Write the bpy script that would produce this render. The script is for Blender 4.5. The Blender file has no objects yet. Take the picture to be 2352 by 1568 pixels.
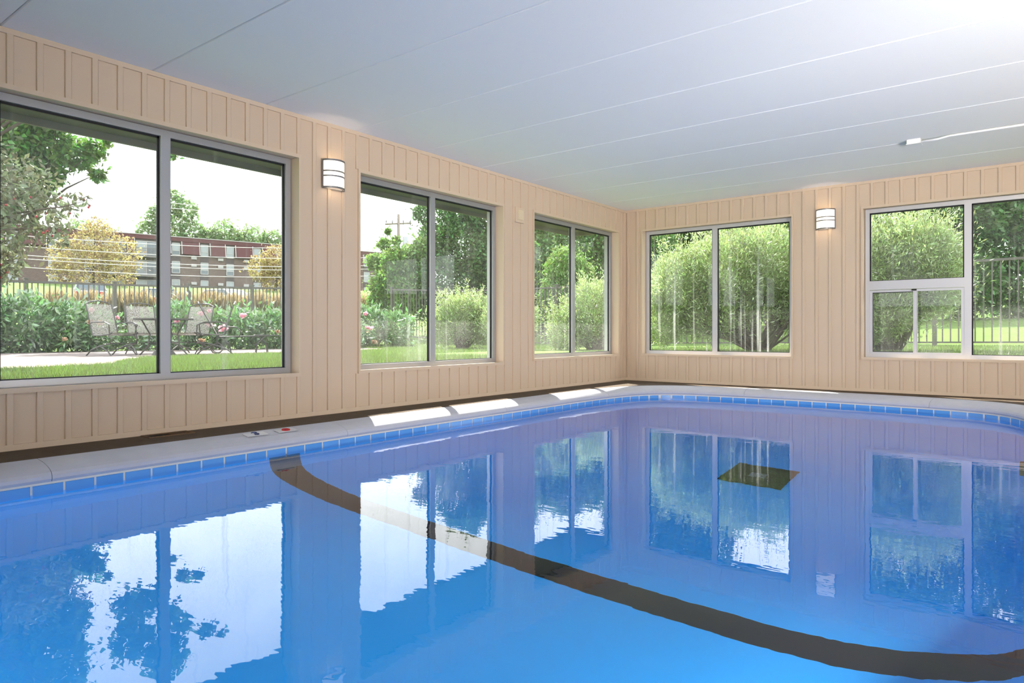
import bpy, bmesh, math, random
import numpy as np
from mathutils import Vector, Matrix

PI = math.pi
sc = bpy.context.scene
C = bpy.context.collection
rnd = random.Random(7)

# ------------------------------------------------------------------ camera, sky, sun, exposure
cd = bpy.data.cameras.new('camera')
cd.sensor_width = 36.0
cd.lens = 36.0 * 1551.3 / 2352
cd.shift_y = (763.47 - 784.0) / 2352
cd.clip_start, cd.clip_end = 0.02, 600
cam = bpy.data.objects.new('camera', cd)
cam.location = (0, 0, 0.7017)
cam.rotation_euler = (PI / 2, 0, math.radians(37.848))
C.objects.link(cam)
sc.camera = cam

SKY, SUN, SUN_EL, EXPOSURE = 4.0, 19.0, 44.0, 0.12
wd = bpy.data.worlds.new('sky')
sc.world = wd
wd.use_nodes = True
nt = wd.node_tree
bg = nt.nodes['Background']
tc = nt.nodes.new('ShaderNodeTexCoord')
sx = nt.nodes.new('ShaderNodeSeparateXYZ')
rp = nt.nodes.new('ShaderNodeValToRGB')
nt.links.new(tc.outputs['Generated'], sx.inputs[0])
nt.links.new(sx.outputs['Z'], rp.inputs[0])
rp.color_ramp.elements[0].position = 0.0
rp.color_ramp.elements[0].color = (1.0, 1.0, 1.0, 1)
rp.color_ramp.elements[1].position = 0.9
rp.color_ramp.elements[1].color = (0.84, 0.90, 1.0, 1)
nt.links.new(rp.outputs[0], bg.inputs['Color'])
bg.inputs['Strength'].default_value = SKY

sd = bpy.data.lights.new('sun', 'SUN')
sd.energy = SUN
sd.angle = math.radians(0.6)
sd.color = (1.0, 0.94, 0.84)
sun = bpy.data.objects.new('sun', sd)
el = math.radians(SUN_EL)
tv = Vector((math.cos(el) * 0.857, math.cos(el) * -0.514, -math.sin(el)))
sun.rotation_euler = tv.to_track_quat('-Z', 'Y').to_euler()
sun.location = (-30, 20, 30)
C.objects.link(sun)

# added fill lights, unseen and without fittings, to brighten the room and the pool


def area_fill(name, loc, d, sx_, sy_, watts, col, spread):
    ad = bpy.data.lights.new(name, 'AREA')
    ad.shape = 'RECTANGLE'
    ad.size, ad.size_y = sx_, sy_
    ad.energy = watts
    ad.color = col
    ad.spread = math.radians(spread)
    o = bpy.data.objects.new(name, ad)
    o.location = loc
    o.rotation_euler = Vector(d).to_track_quat('-Z', 'Y').to_euler()
    C.objects.link(o)


area_fill('right_fill', (2.7, 2.9, 0.25), (-0.86, 0.42, 0.38), 0.4, 11.0, 1420, (1.0, 0.975, 0.945), 108)  # added fill from the right side, brightens ceiling and walls; no real fitting
area_fill('corner_fill', (2.6, 5.6, 0.30), (-0.74, 0.46, 0.48), 0.4, 4.0, 45, (1.0, 0.95, 0.90), 92)  # added fill, lifts the far ceiling corner
area_fill('basin_fill', (-2.07, 0.20, -0.62), (0, 0.97, -0.06), 3.0, 0.35, 15, (0.96, 0.98, 1.0), 170)  # added fill under water at the near end, brightens the blue basin
area_fill('basin_fill', (0.0, 4.4, -0.60), (-0.95, 0.2, -0.12), 6.4, 0.3, 25, (0.96, 0.98, 1.0), 170)  # second added basin fill, along the right side; not a real pool lamp
area_fill('rear_fill', (1.8, -3.0, 1.9), (-0.22, 0.92, 0.24), 1.7, 0.5, 140, (1.0, 0.93, 0.86), 96)  # added fill behind the camera, brightens the far wall

vs = sc.view_settings
vs.view_transform = 'Standard'
vs.look = 'None'
vs.gamma = 1.0
vs.use_curve_mapping = False
vs.exposure = EXPOSURE
cy = sc.cycles
cy.max_bounces = 12
cy.diffuse_bounces = 6
cy.glossy_bounces = 6
cy.transmission_bounces = 8
cy.transparent_max_bounces = 32
cy.sample_clamp_indirect = 6.0
cy.use_denoising = True


# ------------------------------------------------------------------ materials
def mat(name, col, rough=0.6, spec=0.3, metal=0.0, var=None, bump=None, emit=None, estr=1.0):
    m = bpy.data.materials.new(name)
    m.use_nodes = True
    t = m.node_tree
    b = t.nodes['Principled BSDF']
    b.inputs['Base Color'].default_value = (*col, 1)
    b.inputs['Roughness'].default_value = rough
    b.inputs['Specular IOR Level'].default_value = spec
    b.inputs['Metallic'].default_value = metal
    co = t.nodes.new('ShaderNodeTexCoord')
    if var:
        n = t.nodes.new('ShaderNodeTexNoise')
        n.inputs['Scale'].default_value = var[0]
        n.inputs['Detail'].default_value = 4
        t.links.new(co.outputs['Object'], n.inputs['Vector'])
        mx = t.nodes.new('ShaderNodeMixRGB')
        mx.inputs[1].default_value = (*[c * (1 - var[1]) for c in col], 1)
        mx.inputs[2].default_value = (*[min(1, c * (1 + var[1])) for c in col], 1)
        t.links.new(n.outputs['Fac'], mx.inputs[0])
        t.links.new(mx.outputs[0], b.inputs['Base Color'])
    if bump:
        n = t.nodes.new('ShaderNodeTexNoise')
        n.inputs['Scale'].default_value = bump[0]
        n.inputs['Detail'].default_value = 5
        t.links.new(co.outputs['Object'], n.inputs['Vector'])
        bp = t.nodes.new('ShaderNodeBump')
        bp.inputs['Strength'].default_value = bump[1]
        bp.inputs['Distance'].default_value = 0.01
        t.links.new(n.outputs['Fac'], bp.inputs['Height'])
        t.links.new(bp.outputs[0], b.inputs['Normal'])
    if emit:
        b.inputs['Emission Color'].default_value = (*emit, 1)
        b.inputs['Emission Strength'].default_value = estr
    return m


def leaf_mat(name, col, trans=0.45, spread=0.5, hue=0.04, gloss=0.05):
    m = bpy.data.materials.new(name)
    m.use_nodes = True
    t = m.node_tree
    t.nodes.clear()
    out = t.nodes.new('ShaderNodeOutputMaterial')
    geo = t.nodes.new('ShaderNodeNewGeometry')
    hsv = t.nodes.new('ShaderNodeHueSaturation')
    hsv.inputs['Color'].default_value = (*col, 1)
    r1 = t.nodes.new('ShaderNodeMapRange')
    r1.inputs['To Min'].default_value = 1 - spread
    r1.inputs['To Max'].default_value = 1 + spread
    r2 = t.nodes.new('ShaderNodeMapRange')
    r2.inputs['To Min'].default_value = 0.5 - hue
    r2.inputs['To Max'].default_value = 0.5 + hue
    t.links.new(geo.outputs['Random Per Island'], r1.inputs['Value'])
    t.links.new(geo.outputs['Random Per Island'], r2.inputs['Value'])
    t.links.new(r1.outputs[0], hsv.inputs['Value'])
    t.links.new(r2.outputs[0], hsv.inputs['Hue'])
    d = t.nodes.new('ShaderNodeBsdfDiffuse')
    tr = t.nodes.new('ShaderNodeBsdfTranslucent')
    gl = t.nodes.new('ShaderNodeBsdfGlossy')
    gl.inputs['Roughness'].default_value = 0.45
    m1 = t.nodes.new('ShaderNodeMixShader')
    m2 = t.nodes.new('ShaderNodeMixShader')
    m1.inputs[0].default_value = trans
    m2.inputs[0].default_value = gloss
    t.links.new(hsv.outputs[0], d.inputs[0])
    t.links.new(hsv.outputs[0], tr.inputs[0])
    t.links.new(d.outputs[0], m1.inputs[1])
    t.links.new(tr.outputs[0], m1.inputs[2])
    t.links.new(m1.outputs[0], m2.inputs[1])
    t.links.new(gl.outputs[0], m2.inputs[2])
    t.links.new(m2.outputs[0], out.inputs[0])
    return m


def glass_mat(name, dirt, streak=0.0):
    """Clear float glass: see-through with Fresnel reflection, plus a film of dust and dried drips."""
    m = bpy.data.materials.new(name)
    m.use_nodes = True
    t = m.node_tree
    t.nodes.clear()
    N = t.nodes.new
    out = N('ShaderNodeOutputMaterial')
    fr = N('ShaderNodeFresnel')
    fr.inputs['IOR'].default_value = 1.45
    tp = N('ShaderNodeBsdfTransparent')
    tp.inputs[0].default_value = (0.97, 0.985, 0.98, 1)
    gl = N('ShaderNodeBsdfGlossy')
    gl.inputs['Roughness'].default_value = 0.01
    mx = N('ShaderNodeMixShader')
    # reflect at the entry face only, so the pane never shows total internal reflection
    gm_ = N('ShaderNodeNewGeometry')
    fx = N('ShaderNodeMix')
    t.links.new(gm_.outputs['Backfacing'], fx.inputs['Factor'])
    t.links.new(fr.outputs[0], fx.inputs['A'])
    fx.inputs['B'].default_value = 0.0
    t.links.new(fx.outputs['Result'], mx.inputs[0])
    t.links.new(tp.outputs[0], mx.inputs[1])
    t.links.new(gl.outputs[0], mx.inputs[2])
    co = N('ShaderNodeTexCoord')
    mp = N('ShaderNodeMapping')
    t.links.new(co.outputs['Object'], mp.inputs[0])
    # fine dried droplets
    n1 = N('ShaderNodeTexNoise')
    n1.inputs['Scale'].default_value = 130
    n1.inputs['Detail'].default_value = 3
    t.links.new(mp.outputs[0], n1.inputs['Vector'])
    r1 = N('ShaderNodeMapRange')
    r1.inputs['From Min'].default_value = 0.52
    r1.inputs['From Max'].default_value = 0.72
    r1.inputs['To Max'].default_value = 1.0
    t.links.new(n1.outputs['Fac'], r1.inputs['Value'])
    # broad cloudy film
    n2 = N('ShaderNodeTexNoise')
    n2.inputs['Scale'].default_value = 2.2
    n2.inputs['Detail'].default_value = 4
    t.links.new(mp.outputs[0], n2.inputs['Vector'])
    r2 = N('ShaderNodeMapRange')
    r2.inputs['From Min'].default_value = 0.35
    r2.inputs['From Max'].default_value = 0.75
    r2.inputs['To Min'].default_value = 0.25
    r2.inputs['To Max'].default_value = 1.2
    t.links.new(n2.outputs['Fac'], r2.inputs['Value'])
    mul = N('ShaderNodeMath')
    mul.operation = 'MULTIPLY'
    ad = N('ShaderNodeMath')
    ad.operation = 'ADD'
    ad.inputs[1].default_value = 0.35
    t.links.new(r1.outputs[0], ad.inputs[0])
    t.links.new(ad.outputs[0], mul.inputs[0])
    t.links.new(r2.outputs[0], mul.inputs[1])
    sc1 = N('ShaderNodeMath')
    sc1.operation = 'MULTIPLY'
    sc1.inputs[1].default_value = dirt
    t.links.new(mul.outputs[0], sc1.inputs[0])
    fac = sc1.outputs[0]
    if streak:
        m2 = N('ShaderNodeMapping')
        m2.inputs['Scale'].default_value = (9, 9, 0.25)
        t.links.new(co.outputs['Object'], m2.inputs[0])
        n3 = N('ShaderNodeTexNoise')
        n3.inputs['Scale'].default_value = 1.6
        n3.inputs['Detail'].default_value = 3
        t.links.new(m2.outputs[0], n3.inputs['Vector'])
        r3 = N('ShaderNodeMapRange')
        r3.inputs['From Min'].default_value = 0.60
        r3.inputs['From Max'].default_value = 0.72
        r3.inputs['To Max'].default_value = streak
        t.links.new(n3.outputs['Fac'], r3.inputs['Value'])
        a2 = N('ShaderNodeMath')
        a2.operation = 'ADD'
        a2.use_clamp = True
        t.links.new(fac, a2.inputs[0])
        t.links.new(r3.outputs[0], a2.inputs[1])
        fac = a2.outputs[0]
    df = N('ShaderNodeBsdfDiffuse')
    df.inputs[0].default_value = (0.75, 0.75, 0.72, 1)
    tl = N('ShaderNodeBsdfTranslucent')
    tl.inputs[0].default_value = (0.8, 0.8, 0.78, 1)
    dm = N('ShaderNodeMixShader')
    dm.inputs[0].default_value = 0.5
    t.links.new(df.outputs[0], dm.inputs[1])
    t.links.new(tl.outputs[0], dm.inputs[2])
    fm = N('ShaderNodeMixShader')
    t.links.new(fac, fm.inputs[0])
    t.links.new(mx.outputs[0], fm.inputs[1])
    t.links.new(dm.outputs[0], fm.inputs[2])
    t.links.new(fm.outputs[0], out.inputs[0])
    return m


def water_mat():
    m = bpy.data.materials.new('clear_water')
    m.use_nodes = True
    t = m.node_tree
    t.nodes.clear()
    N = t.nodes.new
    out = N('ShaderNodeOutputMaterial')
    g = N('ShaderNodeBsdfGlass')
    g.inputs['IOR'].default_value = 1.333
    g.inputs['Roughness'].default_value = 0.0
    g.inputs['Color'].default_value = (1, 1, 1, 1)
    co = N('ShaderNodeTexCoord')
    mp = N('ShaderNodeMapping')
    mp.inputs['Rotation'].default_value = (0, 0, math.radians(-38))
    mp.inputs['Scale'].default_value = (1.0, 2.2, 1)
    t.links.new(co.outputs['Object'], mp.inputs[0])
    n1 = N('ShaderNodeTexNoise')
    n1.inputs['Scale'].default_value = 7.0
    n1.inputs['Detail'].default_value = 2
    n2 = N('ShaderNodeTexNoise')
    n2.inputs['Scale'].default_value = 1.3
    n2.inputs['Detail'].default_value = 1
    t.links.new(mp.outputs[0], n1.inputs['Vector'])
    t.links.new(mp.outputs[0], n2.inputs['Vector'])
    b1 = N('ShaderNodeBump')
    b1.inputs['Strength'].default_value = 1.0
    b1.inputs['Distance'].default_value = 0.0004
    b2 = N('ShaderNodeBump')
    b2.inputs['Strength'].default_value = 1.0
    b2.inputs['Distance'].default_value = 0.0012
    t.links.new(n1.outputs['Fac'], b1.inputs['Height'])
    t.links.new(n2.outputs['Fac'], b2.inputs['Height'])
    t.links.new(b1.outputs[0], b2.inputs['Normal'])
    t.links.new(b2.outputs[0], g.inputs['Normal'])
    t.links.new(g.outputs[0], out.inputs[0])
    return m


def brick_mat(name, c1, c2, mortar, scale):
    m = mat(name, c1, 0.9, 0.1)
    t = m.node_tree
    co = t.nodes.new('ShaderNodeTexCoord')
    sp = t.nodes.new('ShaderNodeSeparateXYZ')
    cb = t.nodes.new('ShaderNodeCombineXYZ')
    br = t.nodes.new('ShaderNodeTexBrick')
    br.inputs['Color1'].default_value = (*c1, 1)
    br.inputs['Color2'].default_value = (*c2, 1)
    br.inputs['Mortar'].default_value = (*mortar, 1)
    br.inputs['Scale'].default_value = scale
    t.links.new(co.outputs['Object'], sp.inputs[0])
    t.links.new(sp.outputs['X'], cb.inputs['X'])
    t.links.new(sp.outputs['Z'], cb.inputs['Y'])
    t.links.new(cb.outputs[0], br.inputs['Vector'])
    t.links.new(br.outputs['Color'], t.nodes['Principled BSDF'].inputs['Base Color'])
    return m


def mesh_panel_mat(name, col, hole=0.5):
    """Expanded-metal mesh cloth: fine woven holes."""
    m = mat(name, col, 0.5, 0.4)
    t = m.node_tree
    out = t.nodes['Material Output']
    p = t.nodes['Principled BSDF']
    tp = t.nodes.new('ShaderNodeBsdfTransparent')
    mx = t.nodes.new('ShaderNodeMixShader')
    co = t.nodes.new('ShaderNodeTexCoord')
    ch = t.nodes.new('ShaderNodeTexVoronoi')
    ch.inputs['Scale'].default_value = 70
    r = t.nodes.new('ShaderNodeMath')
    r.operation = 'LESS_THAN'
    r.inputs[1].default_value = hole
    t.links.new(co.outputs['Object'], ch.inputs['Vector'])
    t.links.new(ch.outputs['Distance'], r.inputs[0])
    t.links.new(r.outputs[0], mx.inputs[0])
    t.links.new(p.outputs[0], mx.inputs[1])
    t.links.new(tp.outputs[0], mx.inputs[2])
    t.links.new(mx.outputs[0], out.inputs[0])
    return m


M = {}
M['wall'] = mat('beige_wall_paint', (0.585, 0.455, 0.335), 0.55, 0.3, var=(1.2, 0.04), bump=(60, 0.05))
M['trim'] = mat('beige_trim_paint', (0.605, 0.475, 0.350), 0.5, 0.3)
M['ceil'] = mat('white_ceiling_panel', (0.820, 0.820, 0.820), 0.7, 0.2, bump=(180, 0.12))
M['ceilback'] = mat('ceiling_backing', (0.55, 0.55, 0.56), 0.8)
M['alu'] = mat('brushed_aluminium', (0.400, 0.400, 0.415), 0.42, 0.5, 0.55)
M['alu_white'] = mat('pale_aluminium', (0.560, 0.550, 0.570), 0.4, 0.5, 0.3)
M['gasket'] = mat('black_rubber_gasket', (0.012, 0.012, 0.014), 0.5)
M['deck'] = mat('brown_deck_coating', (0.115, 0.085, 0.062), 0.9, 0.15, var=(14, 0.25), bump=(90, 0.4))
M['coping'] = mat('grey_concrete_coping', (0.500, 0.500, 0.555), 0.75, 0.25, var=(9, 0.08), bump=(35, 0.12))
M['grout'] = mat('pale_grout', (0.780, 0.740, 0.660), 0.8)
M['basin'] = mat('blue_pool_paint', (0.035, 0.430, 0.980), 0.6, 0.2, var=(1.5, 0.04))
M['black'] = mat('black_pool_paint', (0.022, 0.020, 0.020), 0.7, 0.2, var=(10, 0.2))
M['steel'] = mat('satin_nickel', (0.250, 0.250, 0.260), 0.35, 0.5, 0.8)
M['shade'] = mat('lit_opal_shade', (0.85, 0.80, 0.72), 0.4, 0.4, emit=(1.0, 0.85, 0.70), estr=0.85)
M['white'] = mat('white_plastic', (0.80, 0.80, 0.80), 0.5)
M['ivory'] = mat('ivory_plastic', (0.66, 0.55, 0.38), 0.5)
M['rust'] = mat('rusty_register', (0.130, 0.075, 0.042), 0.7, var=(40, 0.5))
M['dark'] = mat('duct_shade_black', (0.015, 0.015, 0.015), 0.9)
M['navy'] = mat('navy_print', (0.03, 0.04, 0.12), 0.6)
M['red'] = mat('red_print', (0.45, 0.03, 0.03), 0.6)
M['plaque'] = mat('white_marker_tile', (0.580, 0.580, 0.610), 0.3)
M['outwall'] = mat('exterior_siding', (0.350, 0.322, 0.294), 0.8, var=(4, 0.1))
M['soffit'] = mat('soffit_board', (0.115, 0.100, 0.105), 0.8)
M['fascia'] = mat('fascia_board', (0.200, 0.185, 0.165), 0.7)
M['roof'] = mat('roof_membrane', (0.20, 0.20, 0.20), 0.9)
M['lawn'] = mat('lawn_grass', (0.089, 0.143, 0.030), 0.95, 0.1, var=(3.0, 0.3), bump=(40, 0.6))
M['patio'] = mat('pinkish_concrete', (0.195, 0.158, 0.142), 0.9, 0.15, var=(2.5, 0.1), bump=(60, 0.2))
M['fence'] = mat('bronze_fence_metal', (0.085, 0.074, 0.066), 0.5, 0.4)
M['iron'] = mat('wrought_iron', (0.055, 0.048, 0.045), 0.45, 0.5)
M['mesh'] = mesh_panel_mat('expanded_metal_mesh', (0.30, 0.27, 0.24), 0.42)
M['bark'] = mat('grey_brown_bark', (0.075, 0.060, 0.048), 0.95, 0.1, var=(8, 0.3), bump=(20, 0.8))
M['wood'] = mat('weathered_pole_wood', (0.20, 0.165, 0.135), 0.9, var=(6, 0.2))
M['wire'] = mat('pale_cable', (0.600, 0.560, 0.540), 0.5)
M['brick'] = brick_mat('brown_brick', (0.135, 0.092, 0.078), (0.10, 0.070, 0.062), (0.16, 0.14, 0.128), 1.6)
M['shingle'] = mat('maroon_mansard', (0.087, 0.036, 0.038), 0.85, var=(30, 0.2))
M['bwhite'] = mat('white_trim_paint', (0.336, 0.322, 0.315), 0.6)
M['bgrey'] = mat('grey_infill_panel', (0.073, 0.059, 0.059), 0.8)
M['bpane'] = mat('blind_behind_glass', (0.210, 0.234, 0.241), 0.2, 0.6)
M['bdark'] = mat('dark_window_glass', (0.06, 0.085, 0.10), 0.15, 0.7)
M['slab'] = mat('balcony_slab', (0.154, 0.140, 0.133), 0.8)
M['car_silver'] = mat('silver_car_paint', (0.30, 0.31, 0.33), 0.3, 0.6, 0.5)
M['car_blue'] = mat('pale_blue_car_paint', (0.36, 0.46, 0.54), 0.3, 0.6, 0.2)
M['car_white'] = mat('white_car_paint', (0.62, 0.62, 0.62), 0.3, 0.6)
M['tyre'] = mat('black_tyre', (0.02, 0.02, 0.02), 0.9)
M['lamp_red'] = mat('red_tail_lamp', (0.35, 0.02, 0.02), 0.3)
M['glass'] = glass_mat('dusty_window_glass', 0.14, 0.10)
M['glass_streak'] = glass_mat('streaked_window_glass', 0.07, 0.30)
M['glass_clear'] = glass_mat('cleaner_window_glass', 0.035)
M['water'] = water_mat()
M['lf_shade'] = leaf_mat('maple_leaf', (0.102, 0.196, 0.035), 0.5)
M['lf_crab'] = leaf_mat('crabapple_leaf', (0.130, 0.145, 0.075), 0.35, 0.5, 0.06)
M['lf_dark'] = leaf_mat('dark_tree_leaf', (0.093, 0.173, 0.045), 0.42, 0.6)
M['lf_mid'] = leaf_mat('mid_green_leaf', (0.115, 0.210, 0.048), 0.5)
M['lf_light'] = leaf_mat('light_green_leaf', (0.168, 0.273, 0.057), 0.5)
M['lf_yellow'] = leaf_mat('ochre_leaf', (0.300, 0.235, 0.090), 0.5, 0.45)
M['lf_feather'] = leaf_mat('willow_bush_leaf', (0.300, 0.380, 0.130), 0.5, 0.6, 0.04, 0.14)
M['lf_peony'] = leaf_mat('peony_leaf', (0.110, 0.220, 0.060), 0.4, 0.5, 0.03, 0.16)
M['lf_far'] = leaf_mat('distant_leaf', (0.173, 0.255, 0.091), 0.5, 0.4)
M['blade'] = leaf_mat('grass_blade', (0.125, 0.184, 0.042), 0.45, 0.45, 0.03)
M['reed'] = leaf_mat('reed_grass_plume', (0.350, 0.266, 0.140), 0.4, 0.35, 0.02)
M['reedg'] = leaf_mat('reed_grass_blade', (0.182, 0.182, 0.049), 0.4, 0.4, 0.03)
M['petal'] = leaf_mat('pink_petal', (0.800, 0.420, 0.500), 0.4, 0.3, 0.02)
M['petal_faded'] = leaf_mat('faded_petal', (0.420, 0.270, 0.170), 0.3, 0.3, 0.02)
M['fruit'] = mat('red_crabapple', (0.30, 0.03, 0.04), 0.4)


# ------------------------------------------------------------------ mesh helpers
class MB:
    def __init__(s):
        s.v, s.f = [], []

    def box(s, x0, x1, y0, y1, z0, z1):
        b = len(s.v)
        s.v += [(x0, y0, z0), (x1, y0, z0), (x1, y1, z0), (x0, y1, z0), (x0, y0, z1), (x1, y0, z1), (x1, y1, z1), (x0, y1, z1)]
        s.f += [tuple(b + i for i in q) for q in ((0, 3, 2, 1), (4, 5, 6, 7), (0, 1, 5, 4), (1, 2, 6, 5), (2, 3, 7, 6), (3, 0, 4, 7))]
        return s

    def tube(s, pts, r, n=6, cap=True):
        pts = [Vector(p) for p in pts]
        rs = r if isinstance(r, (list, tuple)) else [r] * len(pts)
        b = len(s.v)
        t0 = (pts[1] - pts[0]).normalized()
        up = Vector((0, 0, 1)) if abs(t0.z) < 0.9 else Vector((1, 0, 0))
        side = t0.cross(up).normalized()
        for i, p in enumerate(pts):
            t = (pts[min(i + 1, len(pts) - 1)] - pts[max(i - 1, 0)]).normalized()
            side = (side - t * side.dot(t)).normalized()
            o = t.cross(side)
            for k in range(n):
                a = 2 * PI * k / n
                s.v.append(tuple(p + (side * math.cos(a) + o * math.sin(a)) * rs[i]))
        for i in range(len(pts) - 1):
            for k in range(n):
                a, c = b + i * n + k, b + i * n + (k + 1) % n
                s.f.append((a, c, c + n, a + n))
        if cap:
            s.f.append(tuple(b + k for k in reversed(range(n))))
            s.f.append(tuple(b + (len(pts) - 1) * n + k for k in range(n)))
        return s

    def prism(s, poly, axis, a0, a1):
        """Extrude a 2-D polygon along x, y or z."""
        b, n = len(s.v), len(poly)
        for a in (a0, a1):
            for u, w in poly:
                s.v.append({'x': (a, u, w), 'y': (u, a, w), 'z': (u, w, a)}[axis])
        s.f.append(tuple(b + i for i in range(n)))
        s.f.append(tuple(b + n + i for i in reversed(range(n))))
        for i in range(n):
            j = (i + 1) % n
            s.f.append((b + i, b + n + i, b + n + j, b + j))
        return s

    def quad(s, *p):
        b = len(s.v)
        s.v += [tuple(q) for q in p]
        s.f.append(tuple(range(b, b + len(p))))
        return s

    def sphere(s, c, rx, ry, rz, n=8, m=5):
        b = len(s.v)
        for i in range(m + 1):
            th = PI * i / m
            for k in range(n):
                ph = 2 * PI * k / n
                s.v.append((c[0] + rx * math.sin(th) * math.cos(ph), c[1] + ry * math.sin(th) * math.sin(ph), c[2] + rz * math.cos(th)))
        for i in range(m):
            for k in range(n):
                a, d = b + i * n + k, b + i * n + (k + 1) % n
                s.f.append((a, a + n, d + n, d))
        return s

    def mesh(s, name, m, smooth=False, fix=True):
        me = bpy.data.meshes.new(name)
        me.from_pydata(s.v, [], s.f)
        if fix:
            bm = bmesh.new()
            bm.from_mesh(me)
            bmesh.ops.recalc_face_normals(bm, faces=bm.faces)
            bm.to_mesh(me)
            bm.free()
        me.materials.append(m)
        if smooth:
            me.polygons.foreach_set('use_smooth', [True] * len(me.polygons))
        return me

    def build(s, name, m, parent=None, loc=(0, 0, 0), rz=0.0, smooth=False, kind=None):
        return link(name, s.mesh(name, m, smooth), parent, loc, rz, kind)


def link(name, me, parent=None, loc=(0, 0, 0), rz=0.0, kind=None):
    o = bpy.data.objects.new(name, me)
    o.location = loc
    o.rotation_euler = (0, 0, rz)
    if parent:
        o.parent = parent
    if kind:
        o['kind'] = kind
    C.objects.link(o)
    return o


def thing(name, label, cat, loc=(0, 0, 0), rz=0.0, group=None):
    o = bpy.data.objects.new(name, None)
    o.empty_display_size = 0.1
    o.location = loc
    o.rotation_euler = (0, 0, rz)
    C.objects.link(o)
    return tag(o, label, cat, group)


def tag(o, label, cat, group=None):
    o['label'] = label
    o['category'] = cat
    if group:
        o['group'] = group
    return o


def struct(name, loc=(0, 0, 0)):
    o = bpy.data.objects.new(name, None)
    o.empty_display_size = 0.1
    o.location = loc
    o['kind'] = 'structure'
    C.objects.link(o)
    return o


def copy_tree(o, parent=None):
    c = o.copy()
    C.objects.link(c)
    c.parent = parent
    for ch in list(o.children):
        copy_tree(ch, c)
    return c


def np_mesh(name, verts, tris, m):
    me = bpy.data.meshes.new(name)
    nv, nf = len(verts), len(tris)
    me.vertices.add(nv)
    me.vertices.foreach_set('co', verts.astype(np.float32).ravel())
    me.loops.add(nf * 3)
    me.loops.foreach_set('vertex_index', tris.astype(np.int32).ravel())
    me.polygons.add(nf)
    me.polygons.foreach_set('loop_start', np.arange(0, nf * 3, 3, dtype=np.int32))
    me.update(calc_edges=True)
    me.validate()
    me.materials.append(m)
    return me


def leaves(blobs, n, size, aspect=0.45, seed=0, shell=0.35, up=0.0, droop=0.0, out=0.6):
    """Leaf cloud over ellipsoid blobs (x,y,z,rx,ry,rz): every leaf a folded two-triangle blade."""
    g = np.random.default_rng(seed)
    B = np.array([(*b[:3], *(b[3:] if len(b) == 6 else (b[3], b[3], b[3]))) for b in blobs], float)
    w = (B[:, 3] * B[:, 4] * B[:, 5]) ** (2 / 3)
    k = g.choice(len(B), n, p=w / w.sum())
    d = g.normal(size=(n, 3))
    d /= np.linalg.norm(d, axis=1)[:, None]
    r = g.random(n) ** (1 / 3.0) * (1 - shell) + shell * (0.75 + 0.35 * g.random(n))
    r *= 1 + 0.16 * np.sin(7 * d[:, 0] + 5 * d[:, 2] + k) * np.sin(6 * d[:, 1] - 4 * d[:, 2])
    # ragged outline: some twigs stand well clear of the mass, small tufts most of all
    R3 = (B[:, 3] * B[:, 4] * B[:, 5]) ** (1 / 3.0)
    stray = (g.random(n) < 0.16) * g.random(n) ** 2 * (0.35 + 0.35 / (0.3 + R3[k]))
    r *= 1 + stray
    p = B[k, :3] + d * r[:, None] * B[k, 3:] + g.normal(size=(n, 3)) * 0.05 * np.minimum(1, R3[k])[:, None]
    t = d * out + g.normal(size=(n, 3)) * 0.55 + np.array([0, 0, up - droop])
    t /= np.linalg.norm(t, axis=1)[:, None]
    q = g.normal(size=(n, 3))
    sd = np.cross(t, q)
    sd /= np.linalg.norm(sd, axis=1)[:, None]
    nn = np.cross(t, sd)
    L = size * (0.6 + 0.8 * g.random(n))[:, None]
    W = L * aspect * 0.5
    base = p - t * L * 0.5
    v = np.empty((n, 4, 3))
    v[:, 0] = base
    v[:, 1] = base + t * L * 0.45 + sd * W + nn * W * 0.35
    v[:, 2] = base + t * L
    v[:, 3] = base + t * L * 0.45 - sd * W + nn * W * 0.35
    i = np.arange(n)[:, None] * 4
    tr = np.concatenate([i + np.array([0, 1, 2]), i + np.array([0, 2, 3])], 1).reshape(-1, 3)
    return v.reshape(-1, 3), tr


def branch_pts(a, b, sag=0.12, seed=0, n=6):
    """Gently bowed limb from a to b."""
    r = random.Random(seed)
    a, b = Vector(a), Vector(b)
    d = (b - a).length
    c = a.lerp(b, 0.5) + Vector((r.uniform(-1, 1), r.uniform(-1, 1), r.uniform(0.1, 1.2))) * d * sag
    pts = []
    for i in range(n + 1):
        f = i / n
        p = a * (1 - f) ** 2 + c * 2 * f * (1 - f) + b * f * f
        if 0 < i < n:
            p += Vector((r.uniform(-1, 1), r.uniform(-1, 1), r.uniform(-1, 1))) * d * 0.012
        pts.append(p)
    return pts


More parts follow.
